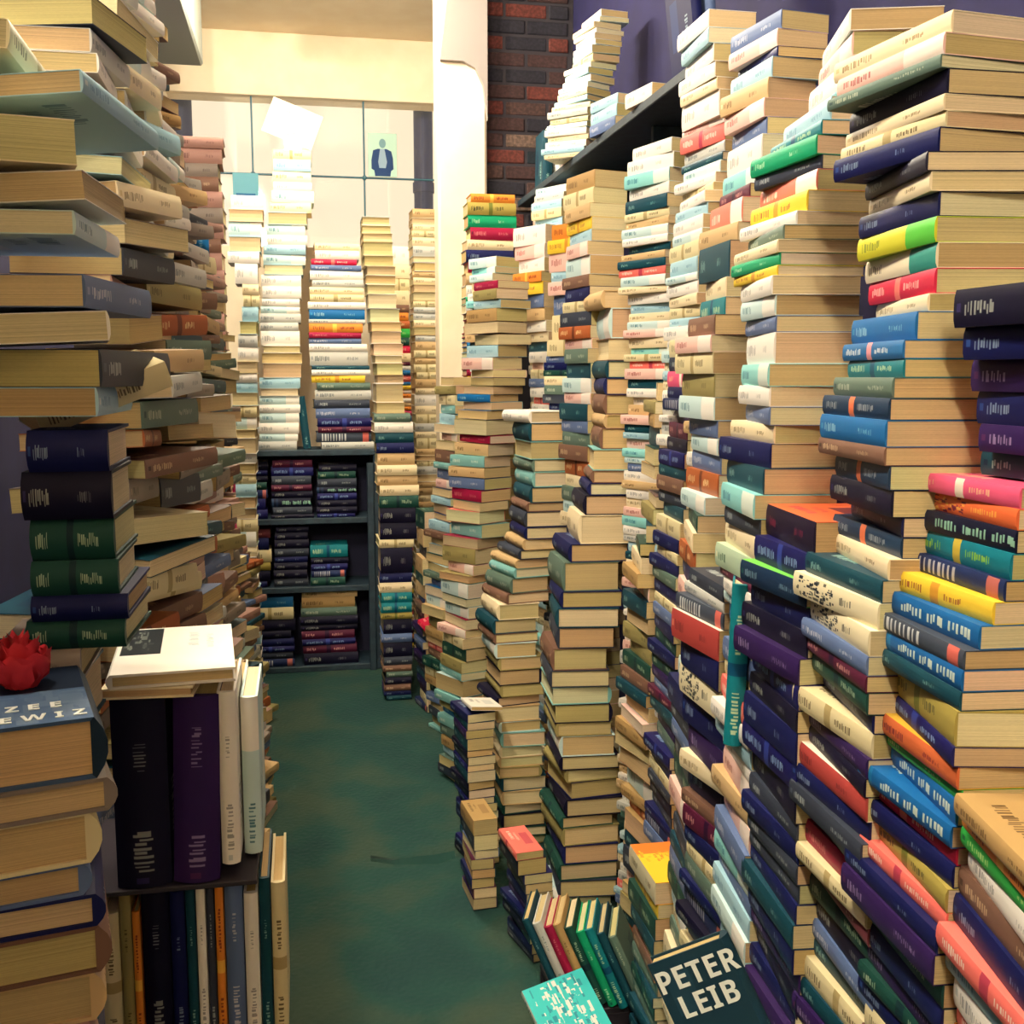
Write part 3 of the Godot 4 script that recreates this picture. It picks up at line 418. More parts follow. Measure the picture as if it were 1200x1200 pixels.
# local axes: spine towards -x, thickness along y from 0 to t, length along z; returns [cover, pages]
func book_sheets(L: float, w: float, t: float, design: String, hard: bool, paper: Color, warp := 0.0) -> Array:
	var cell: int = design_of[design]
	var o := Vector2((cell % 8) * 256 + 2, (cell / 8) * 256 + 2) / 2048.0
	var su := 252.0 / 2048.0
	var sv := 60.0 / 2048.0
	var cv := 188.0 / 2048.0
	var board := 0.0028 if hard else 0.0009
	board = minf(board, t * 0.2)
	var lip := 0.003 if hard else 0.0
	var bulge := minf(t * 0.28, 0.009) if hard else minf(t * 0.1, 0.002)
	var pw := 0.8 if hard else 0.35
	var cs := Sheet.new()
	var ps := Sheet.new()
	var outer: Array = []
	var inner: Array = []
	var seg := 5
	outer.append(Vector2(w * 0.5, t))
	inner.append(Vector2(w * 0.5, t - board))
	for k in seg + 1:
		var u := float(k) / seg
		outer.append(Vector2(-w * 0.5 + bulge * (1.0 - pow(maxf(sin(PI * u), 0.0), pw)), t * (1.0 - u)))
		inner.append(Vector2(-w * 0.5 + board + bulge, lerpf(t - board, board, u)))
	outer.append(Vector2(w * 0.5, 0.0))
	inner.append(Vector2(w * 0.5, board))
	var nn: Array = []
	for k in outer.size() - 1:
		var e: Vector2 = outer[k + 1] - outer[k]
		nn.append(Vector3(e.y, -e.x, 0.0).normalized())
	var flat := Color.WHITE
	var h := L * 0.5
	for k in outer.size() - 1:
		var a: Vector2 = outer[k]
		var b: Vector2 = outer[k + 1]
		var na: Vector3 = nn[k]
		var nb: Vector3 = nn[k]
		if k > 1 and k < outer.size() - 2: na = (nn[k] + nn[k - 1]).normalized()
		if k > 0 and k < outer.size() - 3: nb = (nn[k] + nn[k + 1]).normalized()
		var va := 0.0
		var vb := 0.0
		var spine := k > 0 and k < outer.size() - 2
		if spine:
			va = o.y + sv * float(k - 1) / seg
			vb = o.y + sv * float(k) / seg
		else:
			va = o.y + 64.0 / 2048.0 + (cv if k == 0 else 0.0)
			vb = o.y + 64.0 / 2048.0 + (0.0 if k == 0 else cv)
		# corners a-near, b-near, b-far, a-far with near = +z
		cs.face(Vector3(a.x, a.y, h), Vector3(b.x, b.y, h), Vector3(b.x, b.y, -h), Vector3(a.x, a.y, -h), na, nb,
			Vector2(o.x + su, va), Vector2(o.x + su, vb), Vector2(o.x, vb), Vector2(o.x, va), flat)
		var ia: Vector2 = inner[k]
		var ib: Vector2 = inner[k + 1]
		var pu := Vector2(o.x + 1.0 / 2048.0, o.y + (2.0 if spine else 66.0) / 2048.0)
		for s in [-1.0, 1.0]:
			cs.face(Vector3(a.x, a.y, s * h), Vector3(b.x, b.y, s * h), Vector3(ib.x, ib.y, s * h), Vector3(ia.x, ia.y, s * h), Vector3(0, 0, s), Vector3(0, 0, s), pu, pu, pu, pu, flat)
		if hard and not spine:
			cs.face(Vector3(ia.x, ia.y, h), Vector3(ib.x, ib.y, h), Vector3(ib.x, ib.y, -h), Vector3(ia.x, ia.y, -h), -nn[k], -nn[k], pu, pu, pu, pu, flat)
	var pe := Vector2(o.x + 1.0 / 2048.0, o.y + 66.0 / 2048.0)
	for k in [0, outer.size() - 1]:
		var a: Vector2 = outer[k]
		var b: Vector2 = inner[k]
		cs.face(Vector3(a.x, a.y, h), Vector3(b.x, b.y, h), Vector3(b.x, b.y, -h), Vector3(a.x, a.y, -h), Vector3.RIGHT, Vector3.RIGHT, pe, pe, pe, pe, flat)
	# pages
	var x0 := -w * 0.5 + board + bulge * 0.6
	var x1 := w * 0.5 - maxf(lip, 0.0006)
	var z1 := h - maxf(lip, 0.0005)
	var y0 := board
	var y1 := t - board
	var vs := t / 0.05
	var vo := fmod(absf(sin(L * 91.7 + t * 733.1)) * 7.0, 1.0)
	for s in [-1.0, 1.0]:
		ps.face(Vector3(x0, y0, s * z1), Vector3(x1, y0, s * z1), Vector3(x1, y1, s * z1), Vector3(x0, y1, s * z1), Vector3(0, 0, s), Vector3(0, 0, s),
			Vector2(0, vo), Vector2(w * 6.0, vo), Vector2(w * 6.0, vo + vs), Vector2(0, vo + vs), paper)
	var bow := 0.004 if hard else 0.001
	var ring: Array = []
	for k in 4:
		var u := k / 3.0
		ring.append(Vector2(x1 - bow * sin(PI * u), lerpf(y0, y1, u)))
	for k in 3:
		var a: Vector2 = ring[k]
		var b: Vector2 = ring[k + 1]
		var e := b - a
		var n0 := Vector3(e.y, -e.x, 0).normalized()
		ps.face(Vector3(a.x, a.y, z1), Vector3(b.x, b.y, z1), Vector3(b.x, b.y, -z1), Vector3(a.x, a.y, -z1), n0, n0,
			Vector2(0, vo + vs * k / 3.0), Vector2(0, vo + vs * (k + 1) / 3.0), Vector2(L * 6.0, vo + vs * (k + 1) / 3.0), Vector2(L * 6.0, vo + vs * k / 3.0), paper)
	for s in [0, 1]:
		var yy := y0 if s == 0 else y1
		var nv := Vector3.DOWN if s == 0 else Vector3.UP
		ps.face(Vector3(x0, yy, z1), Vector3(x1, yy, z1), Vector3(x1, yy, -z1), Vector3(x0, yy, -z1), nv, nv, Vector2(0, vo), Vector2(0, vo), Vector2(0, vo), Vector2(0, vo), paper)
	return [cs, ps]

func build_book(called: String, sheets: Array, at: Transform3D, hard: bool) -> Node3D:
	var o := base(called, at)
	mesh_node("cover", sheets[0].mesh(), cloth_mat if hard else cover_mat, o)
	mesh_node("page_block", sheets[1].mesh(), page_mat, o)
	return o

const PAPERS := [0xdeca98, 0xd2bc88, 0xe2d0a6, 0xc6ac78, 0xd8c090, 0xe6d6b0, 0xccb484]

func paper_tone() -> Color:
	var c := hexc(PAPERS[rng.randi_range(0, PAPERS.size() - 1)])
	return Color(c.r * rng.randf_range(0.95, 1.03), c.g * rng.randf_range(0.95, 1.03), c.b * rng.randf_range(0.93, 1.04)).srgb_to_linear()

func ordinal(n: int) -> String:
	var one := ["", "first", "second", "third", "fourth", "fifth", "sixth", "seventh", "eighth", "ninth", "tenth", "eleventh", "twelfth", "thirteenth", "fourteenth", "fifteenth", "sixteenth", "seventeenth", "eighteenth", "nineteenth"]
	var tens := ["", "", "twenty", "thirty", "forty", "fifty", "sixty", "seventy", "eighty", "ninety"]
	if n < 20: return one[n]
	if n % 10 == 0: return tens[n / 10].trim_suffix("y") + "ieth"
	return tens[n / 10] + "-" + one[n % 10]

func sample(p: Array, y: float) -> Array:
	if y >= p[0][0]: return p[0]
	for k in p.size() - 1:
		if y <= p[k][0] and y >= p[k + 1][0]:
			var f: float = (p[k][0] - y) / maxf(p[k][0] - p[k + 1][0], 1e-5)
			return [y, lerpf(p[k][1], p[k + 1][1], f), lerpf(p[k][2], p[k + 1][2], f)]
	return p[p.size() - 1]

# works out every book of one stack, from the top down; the lowest is cut to stand on what carries the stack
func plan_stack(s: Dictionary) -> void:
	var p: Array = s.p
	var floor_y: float = s.get("y0", 0.004)
	var top: float = p[0][0]
	var listed: Array = s.get("b", [])
	var pal: Array = PALETTES[s.pal]
	var mess: float = s.get("mess", 0.0)
	var hard: bool = s.k == "h"
	var y := top
	var k := 0
	var last := ""
	var in_view_low: float = p[p.size() - 1][0]
	while y > floor_y + 0.004:
		var t := 0.0
		var name := ""
		if k < listed.size():
			name = listed[k][0]
			t = listed[k][1]
		else:
			if y < 1.72 and s.has("low"): pal = PALETTES[s.low]  # left stacks: brightness up high is put into paler cover colours
			name = pal[rng.randi_range(0, pal.size() - 1)]
			if name == last: name = pal[rng.randi_range(0, pal.size() - 1)]
			t = rng.randf_range(s.t0, s.t1)
			if rng.randf() < 0.12: t *= 1.35
		last = name
		if y - t < floor_y + 0.012: t = y - floor_y
		var mid := y - t * 0.5
		var q := sample(p, mid)
		var L: float = s.L * rng.randf_range(0.94, 1.05)
		var w: float = s.w * rng.randf_range(0.93, 1.05)
		var at := Transform3D()
		var tilt := Basis()
		var slack := 0.0
		if mess > 0.0 and k > 0 and y - t > floor_y + 0.03:
			var ra := rng.randf_range(-0.05, 0.05) * mess
			var rb := rng.randf_range(-0.06, 0.06) * mess
			slack = 0.5 * (absf(ra) * w + absf(rb) * L)
			tilt = Basis(Vector3.FORWARD, ra) * Basis(Vector3.RIGHT, rb)
		if s.has("pitch"):
			tilt = tilt * Basis(Vector3.RIGHT, float(s.pitch))
			slack += t * 0.05
		var turned: bool = rng.randf() < s.get("rev", 0.0)
		if s.way == "f":
			var x0: float = q[1]
			var x1: float = q[2]
			L = (x1 - x0) * rng.randf_range(0.9, 1.0)
			var phi := PI * 0.5 if not turned else -PI * 0.5
			var cx := lerpf(x0 + L * 0.5, x1 - L * 0.5, rng.randf())
			var b := Basis(Vector3.UP, phi + rng.randf_range(-0.03, 0.03) * (1.0 + mess * 2.0))
			at = Transform3D(b, Vector3(cx, y - t, -s.d - w * 0.5 - rng.randf_range(0.0, 0.012)))
		else:
			var a: float = q[2] + rng.randf_range(-0.075, 0.075) * (1.0 + mess * 1.8)
			var jx := rng.randf_range(-0.007, 0.007) * (1.0 + mess * 1.8)
			var corner := Vector3(q[1] + jx, y - t, -s.d)
			var phi := -a if s.way == "r" else PI - a
			if turned: phi += PI
			var b := Basis(Vector3.UP, phi)
			var side := 1.0 if s.way == "r" else -1.0
			var lc := Vector3(-w * 0.5, 0.0, side * L * 0.5)
			if turned: lc = Vector3(w * 0.5, 0.0, -side * L * 0.5)
			at = Transform3D(tilt * b, corner - b * lc - Vector3(0, slack * 0.85, 0))
		var paper := paper_tone()
		all_books.append({at = at, L = L, w = w, t = t, name = name, hard = hard, paper = paper, k = k, s = s,
			seen = s.d > 0.6 and mid >= in_view_low - 0.01, size = t * (w + 0.3 * L) / maxf(s.d * s.d, 0.01)})
		y -= t + slack * 1.7
		k += 1

func book_label(b: Dictionary) -> String:
	var text := book_words(b)
	if text.split(" ").size() > 16: text = text.replace(" and ", "-")
	return text

func book_words(b: Dictionary) -> String:
	var s: Dictionary = b.s
	var what := "hardback" if b.hard else "paperback"
	var lm: Array = s.get("lm", [])
	if lm.is_empty():
		if b.k == 0: return "%s %s on top of %s" % [b.name, what, s.of]
		return "%s %s, %s down in %s" % [b.name, what, ordinal(b.k + 1), s.of]
	var off: int = b.k - int(lm[0])
	if off == 0: return "%s %s, %s in %s" % [b.name, what, lm[1], s.of]
	return "%s %s, %s %s the %s in %s" % [b.name, what, ordinal(absi(off)), "below" if off > 0 else "above", lm[1], s.of]

func make_stacks() -> void:
	for n in STACKS.size():
		rng.seed = 1000 + n * 17
		plan_stack(STACKS[n])
	for hard in [false, true]:
		var list: Array = all_books.filter(func(b): return b.hard == hard)
		list.sort_custom(func(a, b): return (a.size if a.seen else a.size * 0.0001) > (b.size if b.seen else b.size * 0.0001))
		var rest_c := Sheet.new()
		var rest_p := Sheet.new()
		for n in list.size():
			var b: Dictionary = list[n]
			var sh := book_sheets(b.L, b.w, b.t, b.name, hard, b.paper)
			if n < MAX_OF_KIND and b.seen:
				var o := build_book("hardback_book" if hard else "paperback_book", sh, b.at, hard)
				tag(o, book_label(b), "book", "books of " + b.s.of)
			else:
				rest_c.take(sh[0], b.at)
				rest_p.take(sh[1], b.at)
		var o := base("hardback_stacks" if hard else "paperback_stacks", Transform3D())
		tag(o, "smaller hidden and distant hardbacks filling the piles" if hard else "smaller hidden and distant paperbacks filling the stacks along both walls, some added unseen for shade", "books", "", "stuff")
		var c := mesh_node("covers", rest_c.mesh(), cloth_mat if hard else cover_mat, o)
		c.set_meta("kind", "stuff")
		var q := mesh_node("page_blocks", rest_p.mesh(), page_mat, o)
		q.set_meta("kind", "stuff")
		print("books ", hard, " ", list.size(), " seen ", list.filter(func(b): return b.seen).size())

# a single book set by hand: axes of length (z), thickness (y) and where its middle lies
func single(called: String, design: String, L: float, w: float, t: float, mid: Vector3, length_axis: Vector3, thick_axis: Vector3, hard: bool, label: String, group := "") -> Node3D:
	var z := length_axis.normalized()
	var y := (thick_axis - z * thick_axis.dot(z)).normalized()
	var x := y.cross(z)
	var b := Basis(x, y, z)
	var o := build_book(called, book_sheets(L, w, t, design, hard, paper_tone()), Transform3D(b, mid - y * t * 0.5), hard)
	tag(o, label, "book", group)
	return o

func lettering(text: String, size: float, parent: Node, at: Transform3D, material: Material, called := "lettering") -> void:
	var tm := TextMesh.new()
	var f := SystemFont.new()
	f.font_names = PackedStringArray(["Droid Sans"])
	f.font_weight = 700
	tm.font = f
	tm.font_size = 32
	tm.pixel_size = size / 24.0
	tm.depth = 0.0006
	tm.text = text
	mesh_node(called, tm, material, parent, at)

func _ready() -> void:
	# ---------------------------------------------------------------- camera, sky, lights, exposure
	var cam := Camera3D.new()
	cam.name = "camera"
	cam.fov = 50.891
	cam.near = 0.02
	cam.position = EYE
	cam.rotation = Vector3(deg_to_rad(-7.231), deg_to_rad(-11.127), 0.0)
	add_child(cam)
	cam.make_current()
	var env := Environment.new()
	env.background_mode = Environment.BG_SKY
	var sky := Sky.new()
	var sm := ProceduralSkyMaterial.new()
	sm.sky_top_color = Color(1.0, 0.915, 0.785)
	sm.sky_horizon_color = Color(1.0, 0.915, 0.785)
	sm.ground_bottom_color = Color(0.86, 0.82, 0.72)
	sm.ground_horizon_color = Color(1.0, 0.915, 0.785)
	sky.sky_material = sm
	env.sky = sky
	env.background_energy_multiplier = 1.1
	env.tonemap_mode = Environment.TONE_MAPPER_LINEAR
	env.tonemap_exposure = 1.0
	env.sdfgi_enabled = true
	env.ssao_enabled = true
	env.ssil_enabled = true
	var we := WorldEnvironment.new()
	we.environment = env
	add_child(we)

	cover_mat = mat(Color.WHITE, 0.46)
	cover_mat.metallic_specular = 0.35
	cover_mat.albedo_texture = make_sheet()
	cloth_mat = mat(Color.WHITE, 0.58)
	cloth_mat.metallic_specular = 0.3
	cloth_mat.albedo_texture = cover_mat.albedo_texture
	page_mat = mat(Color.WHITE, 0.92)
	page_mat.albedo_texture = make_page_texture()
	page_mat.vertex_color_use_as_albedo = true

	# ceiling lamps over the aisle
	ceiling_lamp(Vector3(0.0, 3.36, -4.4), 1.4, 4.4, "added unseen twin-tube ceiling lamp brightening the window end")  # added lamp, brightens the far end in place of strong window daylight
	ceiling_lamp(Vector3(-0.4, 3.40, -1.4), 1.4, 6.4, "white twin-tube ceiling lamp over the middle of the aisle")
	ceiling_lamp(Vector3(-0.45, 3.40, 1.5), 1.4, 5.6, "white twin-tube ceiling lamp over the shop entrance")

	make_room()
	make_stacks()
	make_singles()

func ceiling_lamp(at: Vector3, length: float, power: float, label: String) -> void:
	var o := base("ceiling_lamp", Transform3D(Basis(), at))
	tag(o, label, "lamp", "twin-tube ceiling lamps")
	mesh_node("housing", bevel_box(Vector3(0.22, 0.06, length), 0.01), mat(Color(0.86, 0.85, 0.8), 0.5), o, Transform3D(Basis(), Vector3(0, 0.05, 0)))
	var glow := mat(Color(1, 1, 1), 0.4)
	glow.emission_enabled = true
	glow.emission = Color(1.0, 0.945, 0.85)
	glow.emission_energy_multiplier = 1.5
	for s in [-1.0, 1.0]:
		mesh_node("tube", cyl(0.014, length - 0.08, 12), glow, o, Transform3D(Basis(Vector3.RIGHT, PI * 0.5), Vector3(s * 0.055, 0.002, 0)))
		for e in [-1.0, 1.0]:
			mesh_node("tube_holder", bevel_box(Vector3(0.04, 0.05, 0.03), 0.004), mat(Color(0.9, 0.9, 0.86), 0.5), o, Transform3D(Basis(), Vector3(s * 0.055, 0.012, e * (length * 0.5 - 0.03))))
	for s in [-0.3, 0.0, 0.3]:
		var li := OmniLight3D.new()
		li.name = "tube_light"
		li.light_color = Color(1.0, 0.945, 0.85)
		li.light_energy = power / 3.0
		li.light_size = 0.06
		li.omni_range = 14.0
		li.omni_attenuation = 2.0
		li.shadow_enabled = true
		o.add_child(li, true)
		li.position = Vector3(0, -0.06, s * length)

func noise_tex(freq: float, colors: Array, stops: Array, sd: int, size := 512, octaves := 4) -> NoiseTexture2D:
	var f := FastNoiseLite.new()
	f.noise_type = FastNoiseLite.TYPE_SIMPLEX_SMOOTH
	f.frequency = freq
	f.fractal_octaves = octaves
	f.seed = sd
	var g := Gradient.new()
	g.offsets = PackedFloat32Array(stops)
	g.colors = PackedColorArray(colors)
	var t := NoiseTexture2D.new()
	t.width = size
	t.height = size
	t.seamless = true
	t.noise = f
	t.color_ramp = g
	return t

func tri(m: StandardMaterial3D, scale: float) -> StandardMaterial3D:
	m.uv1_triplanar = true
	m.uv1_world_triplanar = true
	m.uv1_scale = Vector3(scale, scale, scale)
	return m

func make_room() -> void:
	var carpet := tri(mat(Color.WHITE, 0.95), 0.45)
	carpet.albedo_texture = noise_tex(0.0045, [Color8(8, 54, 52), Color8(16, 62, 56), Color8(34, 64, 54), Color8(48, 68, 54)], [0.2, 0.45, 0.6, 0.8], 4, 1024, 9)
	var pile_n := noise_tex(0.2, [Color.BLACK, Color.WHITE], [0.0, 1.0], 8, 512, 3)
	carpet.heightmap_enabled = true
	carpet.heightmap_texture = pile_n
	carpet.heightmap_scale = 0.3
	var plaster := tri(mat(Color.WHITE, 0.9), 0.5)
	plaster.albedo_texture = noise_tex(0.02, [Color8(246, 228, 196), Color8(250, 234, 204)], [0.2, 0.8], 12)
	var gap_shade_paint := tri(mat(Color.WHITE, 0.85), 0.5)  # navy colour stands for the deep shade between the stacks
	gap_shade_paint.albedo_texture = noise_tex(0.02, [Color8(22, 20, 66), Color8(28, 26, 78)], [0.2, 0.8], 13)
	var x0 := -0.75
	var x1 := 1.34
	var zb := -6.6
	var zf := 2.6
	var hc := 3.5
	var zm := (zb + zf) * 0.5
	var len := zf - zb
	var fl := structure("floor", bevel_box(Vector3(x1 - x0 + 0.4, 0.1, len + 0.4), 0.002), carpet, Vector3((x0 + x1) * 0.5, -0.05, zm), "worn green carpet between the book stacks")
	# a lifted seam in the carpet near the right-hand stacks
	var seam := st_new()
	var pts := [Vector3(0.19, 0, -3.34), Vector3(0.26, 0.006, -3.30), Vector3(0.33, 0.016, -3.29), Vector3(0.40, 0.022, -3.28), Vector3(0.46, 0.016, -3.31)]
	for k in pts.size() - 1:
		var a: Vector3 = pts[k]
		var b: Vector3 = pts[k + 1]
		for s in [-1.0, 1.0]:
			var off := Vector3(0, 0, 0.022 * s)
			quad(seam, a, b, Vector3(b.x, 0.0, b.z) + off, Vector3(a.x, 0.0, a.z) + off, Vector3(0, 0.7, 0.7 * s))
	mesh_node("carpet_seam", seam.commit(), carpet, fl, Transform3D(Basis(), -fl.position))
	structure("ground", bevel_box(Vector3(6.0, 0.1, 3.0), 0.002), mat(Color8(200, 190, 170), 0.9), Vector3(0.3, -0.05, zb - 1.72), "pale pavement outside the window")
	structure("ceiling", bevel_box(Vector3(x1 - x0 + 0.4, 0.1, len + 0.4), 0.002), plaster, Vector3((x0 + x1) * 0.5, hc + 0.05, zm), "cream painted ceiling")
	structure("wall_left", bevel_box(Vector3(0.15, hc, len), 0.002), gap_shade_paint, Vector3(x0 - 0.075, hc * 0.5, zm), "wall behind the books on one side, coloured navy for the shade in gaps")
	structure("wall_right", bevel_box(Vector3(0.15, hc, len), 0.002), gap_shade_paint, Vector3(x1 + 0.075, hc * 0.5, zm), "wall behind the wall shelf, coloured navy for the shade in gaps")
	structure("wall_entrance", bevel_box(Vector3(x1 - x0, hc, 0.15), 0.002), plaster, Vector3((x0 + x1) * 0.5, hc * 0.5, zf + 0.075), "cream plaster wall behind the viewer")
	# window wall: four pieces round an opening
	var wl := -0.70
	var wr := 0.88
	var wb := 2.30
	var wt := 3.15
	var ww := base("wall_window", Transform3D())
	ww.set_meta("kind", "structure")
	ww.set_meta("label", "cream plaster wall round the bright window")
	mesh_node("wall_piece", bevel_box(Vector3(x1 - x0, wb, 0.2), 0.004), plaster, ww, Transform3D(Basis(), Vector3((x0 + x1) * 0.5, wb * 0.5, zb - 0.1)))
	mesh_node("wall_piece", bevel_box(Vector3(x1 - x0, hc - wt, 0.2), 0.004), plaster, ww, Transform3D(Basis(), Vector3((x0 + x1) * 0.5, (hc + wt) * 0.5, zb - 0.1)))
	mesh_node("wall_piece", bevel_box(Vector3(wl - x0, wt - wb, 0.2), 0.004), plaster, ww, Transform3D(Basis(), Vector3((x0 + wl) * 0.5, (wt + wb) * 0.5, zb - 0.1)))
	mesh_node("wall_piece", bevel_box(Vector3(x1 - wr, wt - wb, 0.2), 0.004), plaster, ww, Transform3D(Basis(), Vector3((x1 + wr) * 0.5, (wt + wb) * 0.5, zb - 0.1)))
	# window: panes and thin dark bars
	var wn := base("window_1", Transform3D(Basis(), Vector3(0, 0, zb - 0.04)))
	wn.set_meta("kind", "structure")
	wn.set_meta("label", "wide bright window with thin blue glazing bars")
	var glass := StandardMaterial3D.new()
	glass.albedo_color = Color(0.97, 0.98, 0.98, 0.03)
	glass.transparency = BaseMaterial3D.TRANSPARENCY_ALPHA
	glass.roughness = 0.03
	var bar := mat(Color8(40, 96, 112), 0.5)
	var xs := [wl, -0.232, 0.412, wr]
	var ys := [wb, 2.715, wt]
	for i in 3:
		for j in 2:
			mesh_node("pane", bevel_box(Vector3(xs[i + 1] - xs[i] - 0.006, ys[j + 1] - ys[j] - 0.006, 0.004), 0.0005), glass, wn, Transform3D(Basis(), Vector3((xs[i] + xs[i + 1]) * 0.5, (ys[j] + ys[j + 1]) * 0.5, 0)))
	for i in [1, 2]:
		mesh_node("glazing_bar", bevel_box(Vector3(0.010, wt - wb, 0.02), 0.002), bar, wn, Transform3D(Basis(), Vector3(xs[i], (wt + wb) * 0.5, 0)))
		mesh_node("bar_joint", bevel_box(Vector3(0.026, 0.026, 0.028), 0.006), bar, wn, Transform3D(Basis(Vector3.BACK, PI * 0.25), Vector3(xs[i], ys[1], 0.002)))
	mesh_node("glazing_bar", bevel_box(Vector3(wr - wl, 0.010, 0.018), 0.002), bar, wn, Transform3D(Basis(), Vector3((wl + wr) * 0.5, ys[1], 0)))
	# white pillar, flat grey sheet for the shade at its head, brick pier behind
	var pil := base("pillar", Transform3D(Basis(), Vector3(0.785, 0, -5.28)))
	pil.set_meta("kind", "structure")
	pil.set_meta("label", "cream plastered pillar beside the bricks")
	mesh_node("shaft", bevel_box(Vector3(0.235, hc, 0.16), 0.012), plaster, pil, Transform3D(Basis(), Vector3(0, hc * 0.5, 0)))
	var shade_sheet := CSGPolygon3D.new()
	shade_sheet.name = "shade_sheet"
	shade_sheet.polygon = PackedVector2Array([Vector2(-0.126, 3.0), Vector2(-0.06, 3.5), Vector2(0.095, 3.5), Vector2(0.095, 2.74), Vector2(0.075, 2.9), Vector2(0.04, 2.97), Vector2(-0.02, 3.0)])
	shade_sheet.depth = 0.03
	shade_sheet.material = tri(mat(Color8(150, 142, 138), 0.9), 1.0)
	pil.add_child(shade_sheet)
	shade_sheet.position = Vector3(0.02, 0, 0.112)
	var pier := base("wall_brick", Transform3D(Basis(), Vector3(0.90, 0, -5.36)))
	pier.set_meta("kind", "structure")
	pier.set_meta("label", "old brick pier between pillar and wall shelf")
	var mortar := mat(Color8(48, 44, 50), 0.95)
	mesh_node("mortar_core", bevel_box(Vector3(0.44, hc, 0.18), 0.002), mortar, pier, Transform3D(Basis(), Vector3(0.22, hc * 0.5, -0.012)))
	var bricks: Array = []
	for c in [Color8(104, 48, 40), Color8(66, 42, 42), Color8(36, 34, 46), Color8(78, 54, 50), Color8(24, 38, 48), Color8(118, 96, 84)]:
		var bm := tri(mat(c, 0.9), 6.0)
		bm.albedo_texture = noise_tex(0.06, [Color(0.72, 0.72, 0.72), Color.WHITE], [0.2, 0.8], 31, 128)
		bricks.append(bm)
	rng.seed = 41
	var bshape := bevel_box(Vector3(0.2, 0.062, 0.1), 0.005)
	var bhalf := bevel_box(Vector3(0.095, 0.062, 0.1), 0.005)
	var row := 0
	var by := 1.85
	while by < hc - 0.03:
		var bx := 0.0
		if row % 2 == 1:
			mesh_node("brick", bhalf, bricks[rng.randi_range(0, 5) % 5], pier, Transform3D(Basis(), Vector3(0.0475, by, 0.034 + rng.randf_range(-0.004, 0.006))))
			bx = 0.107
		while bx + 0.1 < 0.44:
			var full := bx + 0.2 <= 0.44
			var pick: int = [0, 1, 1, 2, 3, 2, 4, 3, 5][rng.randi_range(0, 8)]
			mesh_node("brick", bshape if full else bhalf, bricks[pick], pier, Transform3D(Basis(), Vector3(bx + (0.1 if full else 0.0475), by, 0.034 + rng.randf_range(-0.004, 0.006))))
			bx += 0.212 if full else 0.107
		by += 0.075
		row += 1
	# grey soffit over the far left corner
	structure("trim_1", bevel_box(Vector3(0.32, 0.42, 1.4), 0.01), tri(mat(Color8(176, 182, 172), 0.9), 1.0), Vector3(-0.59, 3.29, -5.1), "grey boxed beam under the ceiling")

	# furniture
	var wood := tri(mat(Color.WHITE, 0.6), 2.0)
	wood.albedo_texture = noise_tex(0.03, [Color8(26, 44, 58), Color8(36, 58, 70)], [0.2, 0.8], 51, 256)
	var sh := base("wall_shelf", Transform3D(Basis(), Vector3(1.195, 2.355, -3.95)))
	tag(sh, "long dark shelf board on the wall above the stacks", "shelf")
	mesh_node("board", bevel_box(Vector3(0.29, 0.03, 2.5), 0.003), wood, sh, Transform3D(Basis(), Vector3(0, 0.01, 0)))
	for z in [-1.1, -0.3, 0.5, 1.15]:
		mesh_node("bracket", bevel_box(Vector3(0.2, 0.12, 0.02), 0.003), wood, sh, Transform3D(Basis(), Vector3(0.045, -0.065, z)))
	var lo := base("wall_shelf", Transform3D(Basis(), Vector3(1.195, 2.11, -4.98)))
	tag(lo, "short dark shelf board by the brick pier", "shelf")
	mesh_node("board", bevel_box(Vector3(0.29, 0.024, 0.45), 0.003), wood, lo, Transform3D(Basis(), Vector3(0, 0, 0)))
	mesh_node("bracket", bevel_box(Vector3(0.2, 0.1, 0.02), 0.003), wood, lo, Transform3D(Basis(), Vector3(0.045, -0.062, 0)))
	var bc := base("bookcase", Transform3D(Basis(), Vector3(0.0, 0, -5.76)))
	tag(bc, "low dark open bookcase across the end of the aisle", "bookcase")
	mesh_node("top_board", bevel_box(Vector3(0.80, 0.03, 0.30), 0.003), wood, bc, Transform3D(Basis(), Vector3(0, 1.155, 0)))
	for y in [0.80, 0.44, 0.015]:
		mesh_node("shelf", bevel_box(Vector3(0.74, 0.03, 0.28), 0.003), wood, bc, Transform3D(Basis(), Vector3(0, y, 0)))
	for s in [-1.0, 1.0]:
		mesh_node("side_panel", bevel_box(Vector3(0.03, 1.14, 0.29), 0.003), wood, bc, Transform3D(Basis(), Vector3(s * 0.385, 0.57, 0)))
	mesh_node("face_post", bevel_box(Vector3(0.035, 1.1, 0.03), 0.003), wood, bc, Transform3D(Basis(), Vector3(0.352, 0.55, 0.155)))
	mesh_node("back_panel", bevel_box(Vector3(0.74, 1.12, 0.012), 0.002), mat(Color8(20, 22, 52), 0.8), bc, Transform3D(Basis(), Vector3(0, 0.57, -0.145)))

func upright(called: String, design: String, height: float, w: float, t: float, foot: Vector3, yaw: float, lean: float, hard: bool, label: String, group := "") -> Node3D:
	# standing, spine turned towards the entrance; lean tips the head sideways
	var turn := Basis(Vector3.UP, yaw) * Basis(Vector3.BACK, lean)
	var zax := turn * Vector3.UP
	var yax := turn * Vector3.LEFT
	var half := absf(sin(lean)) * t * 0.5
	return single(called, design, height, w, t, foot + zax * height * 0.5 + Vector3(0, half, 0), zax, yax, hard, label, group)

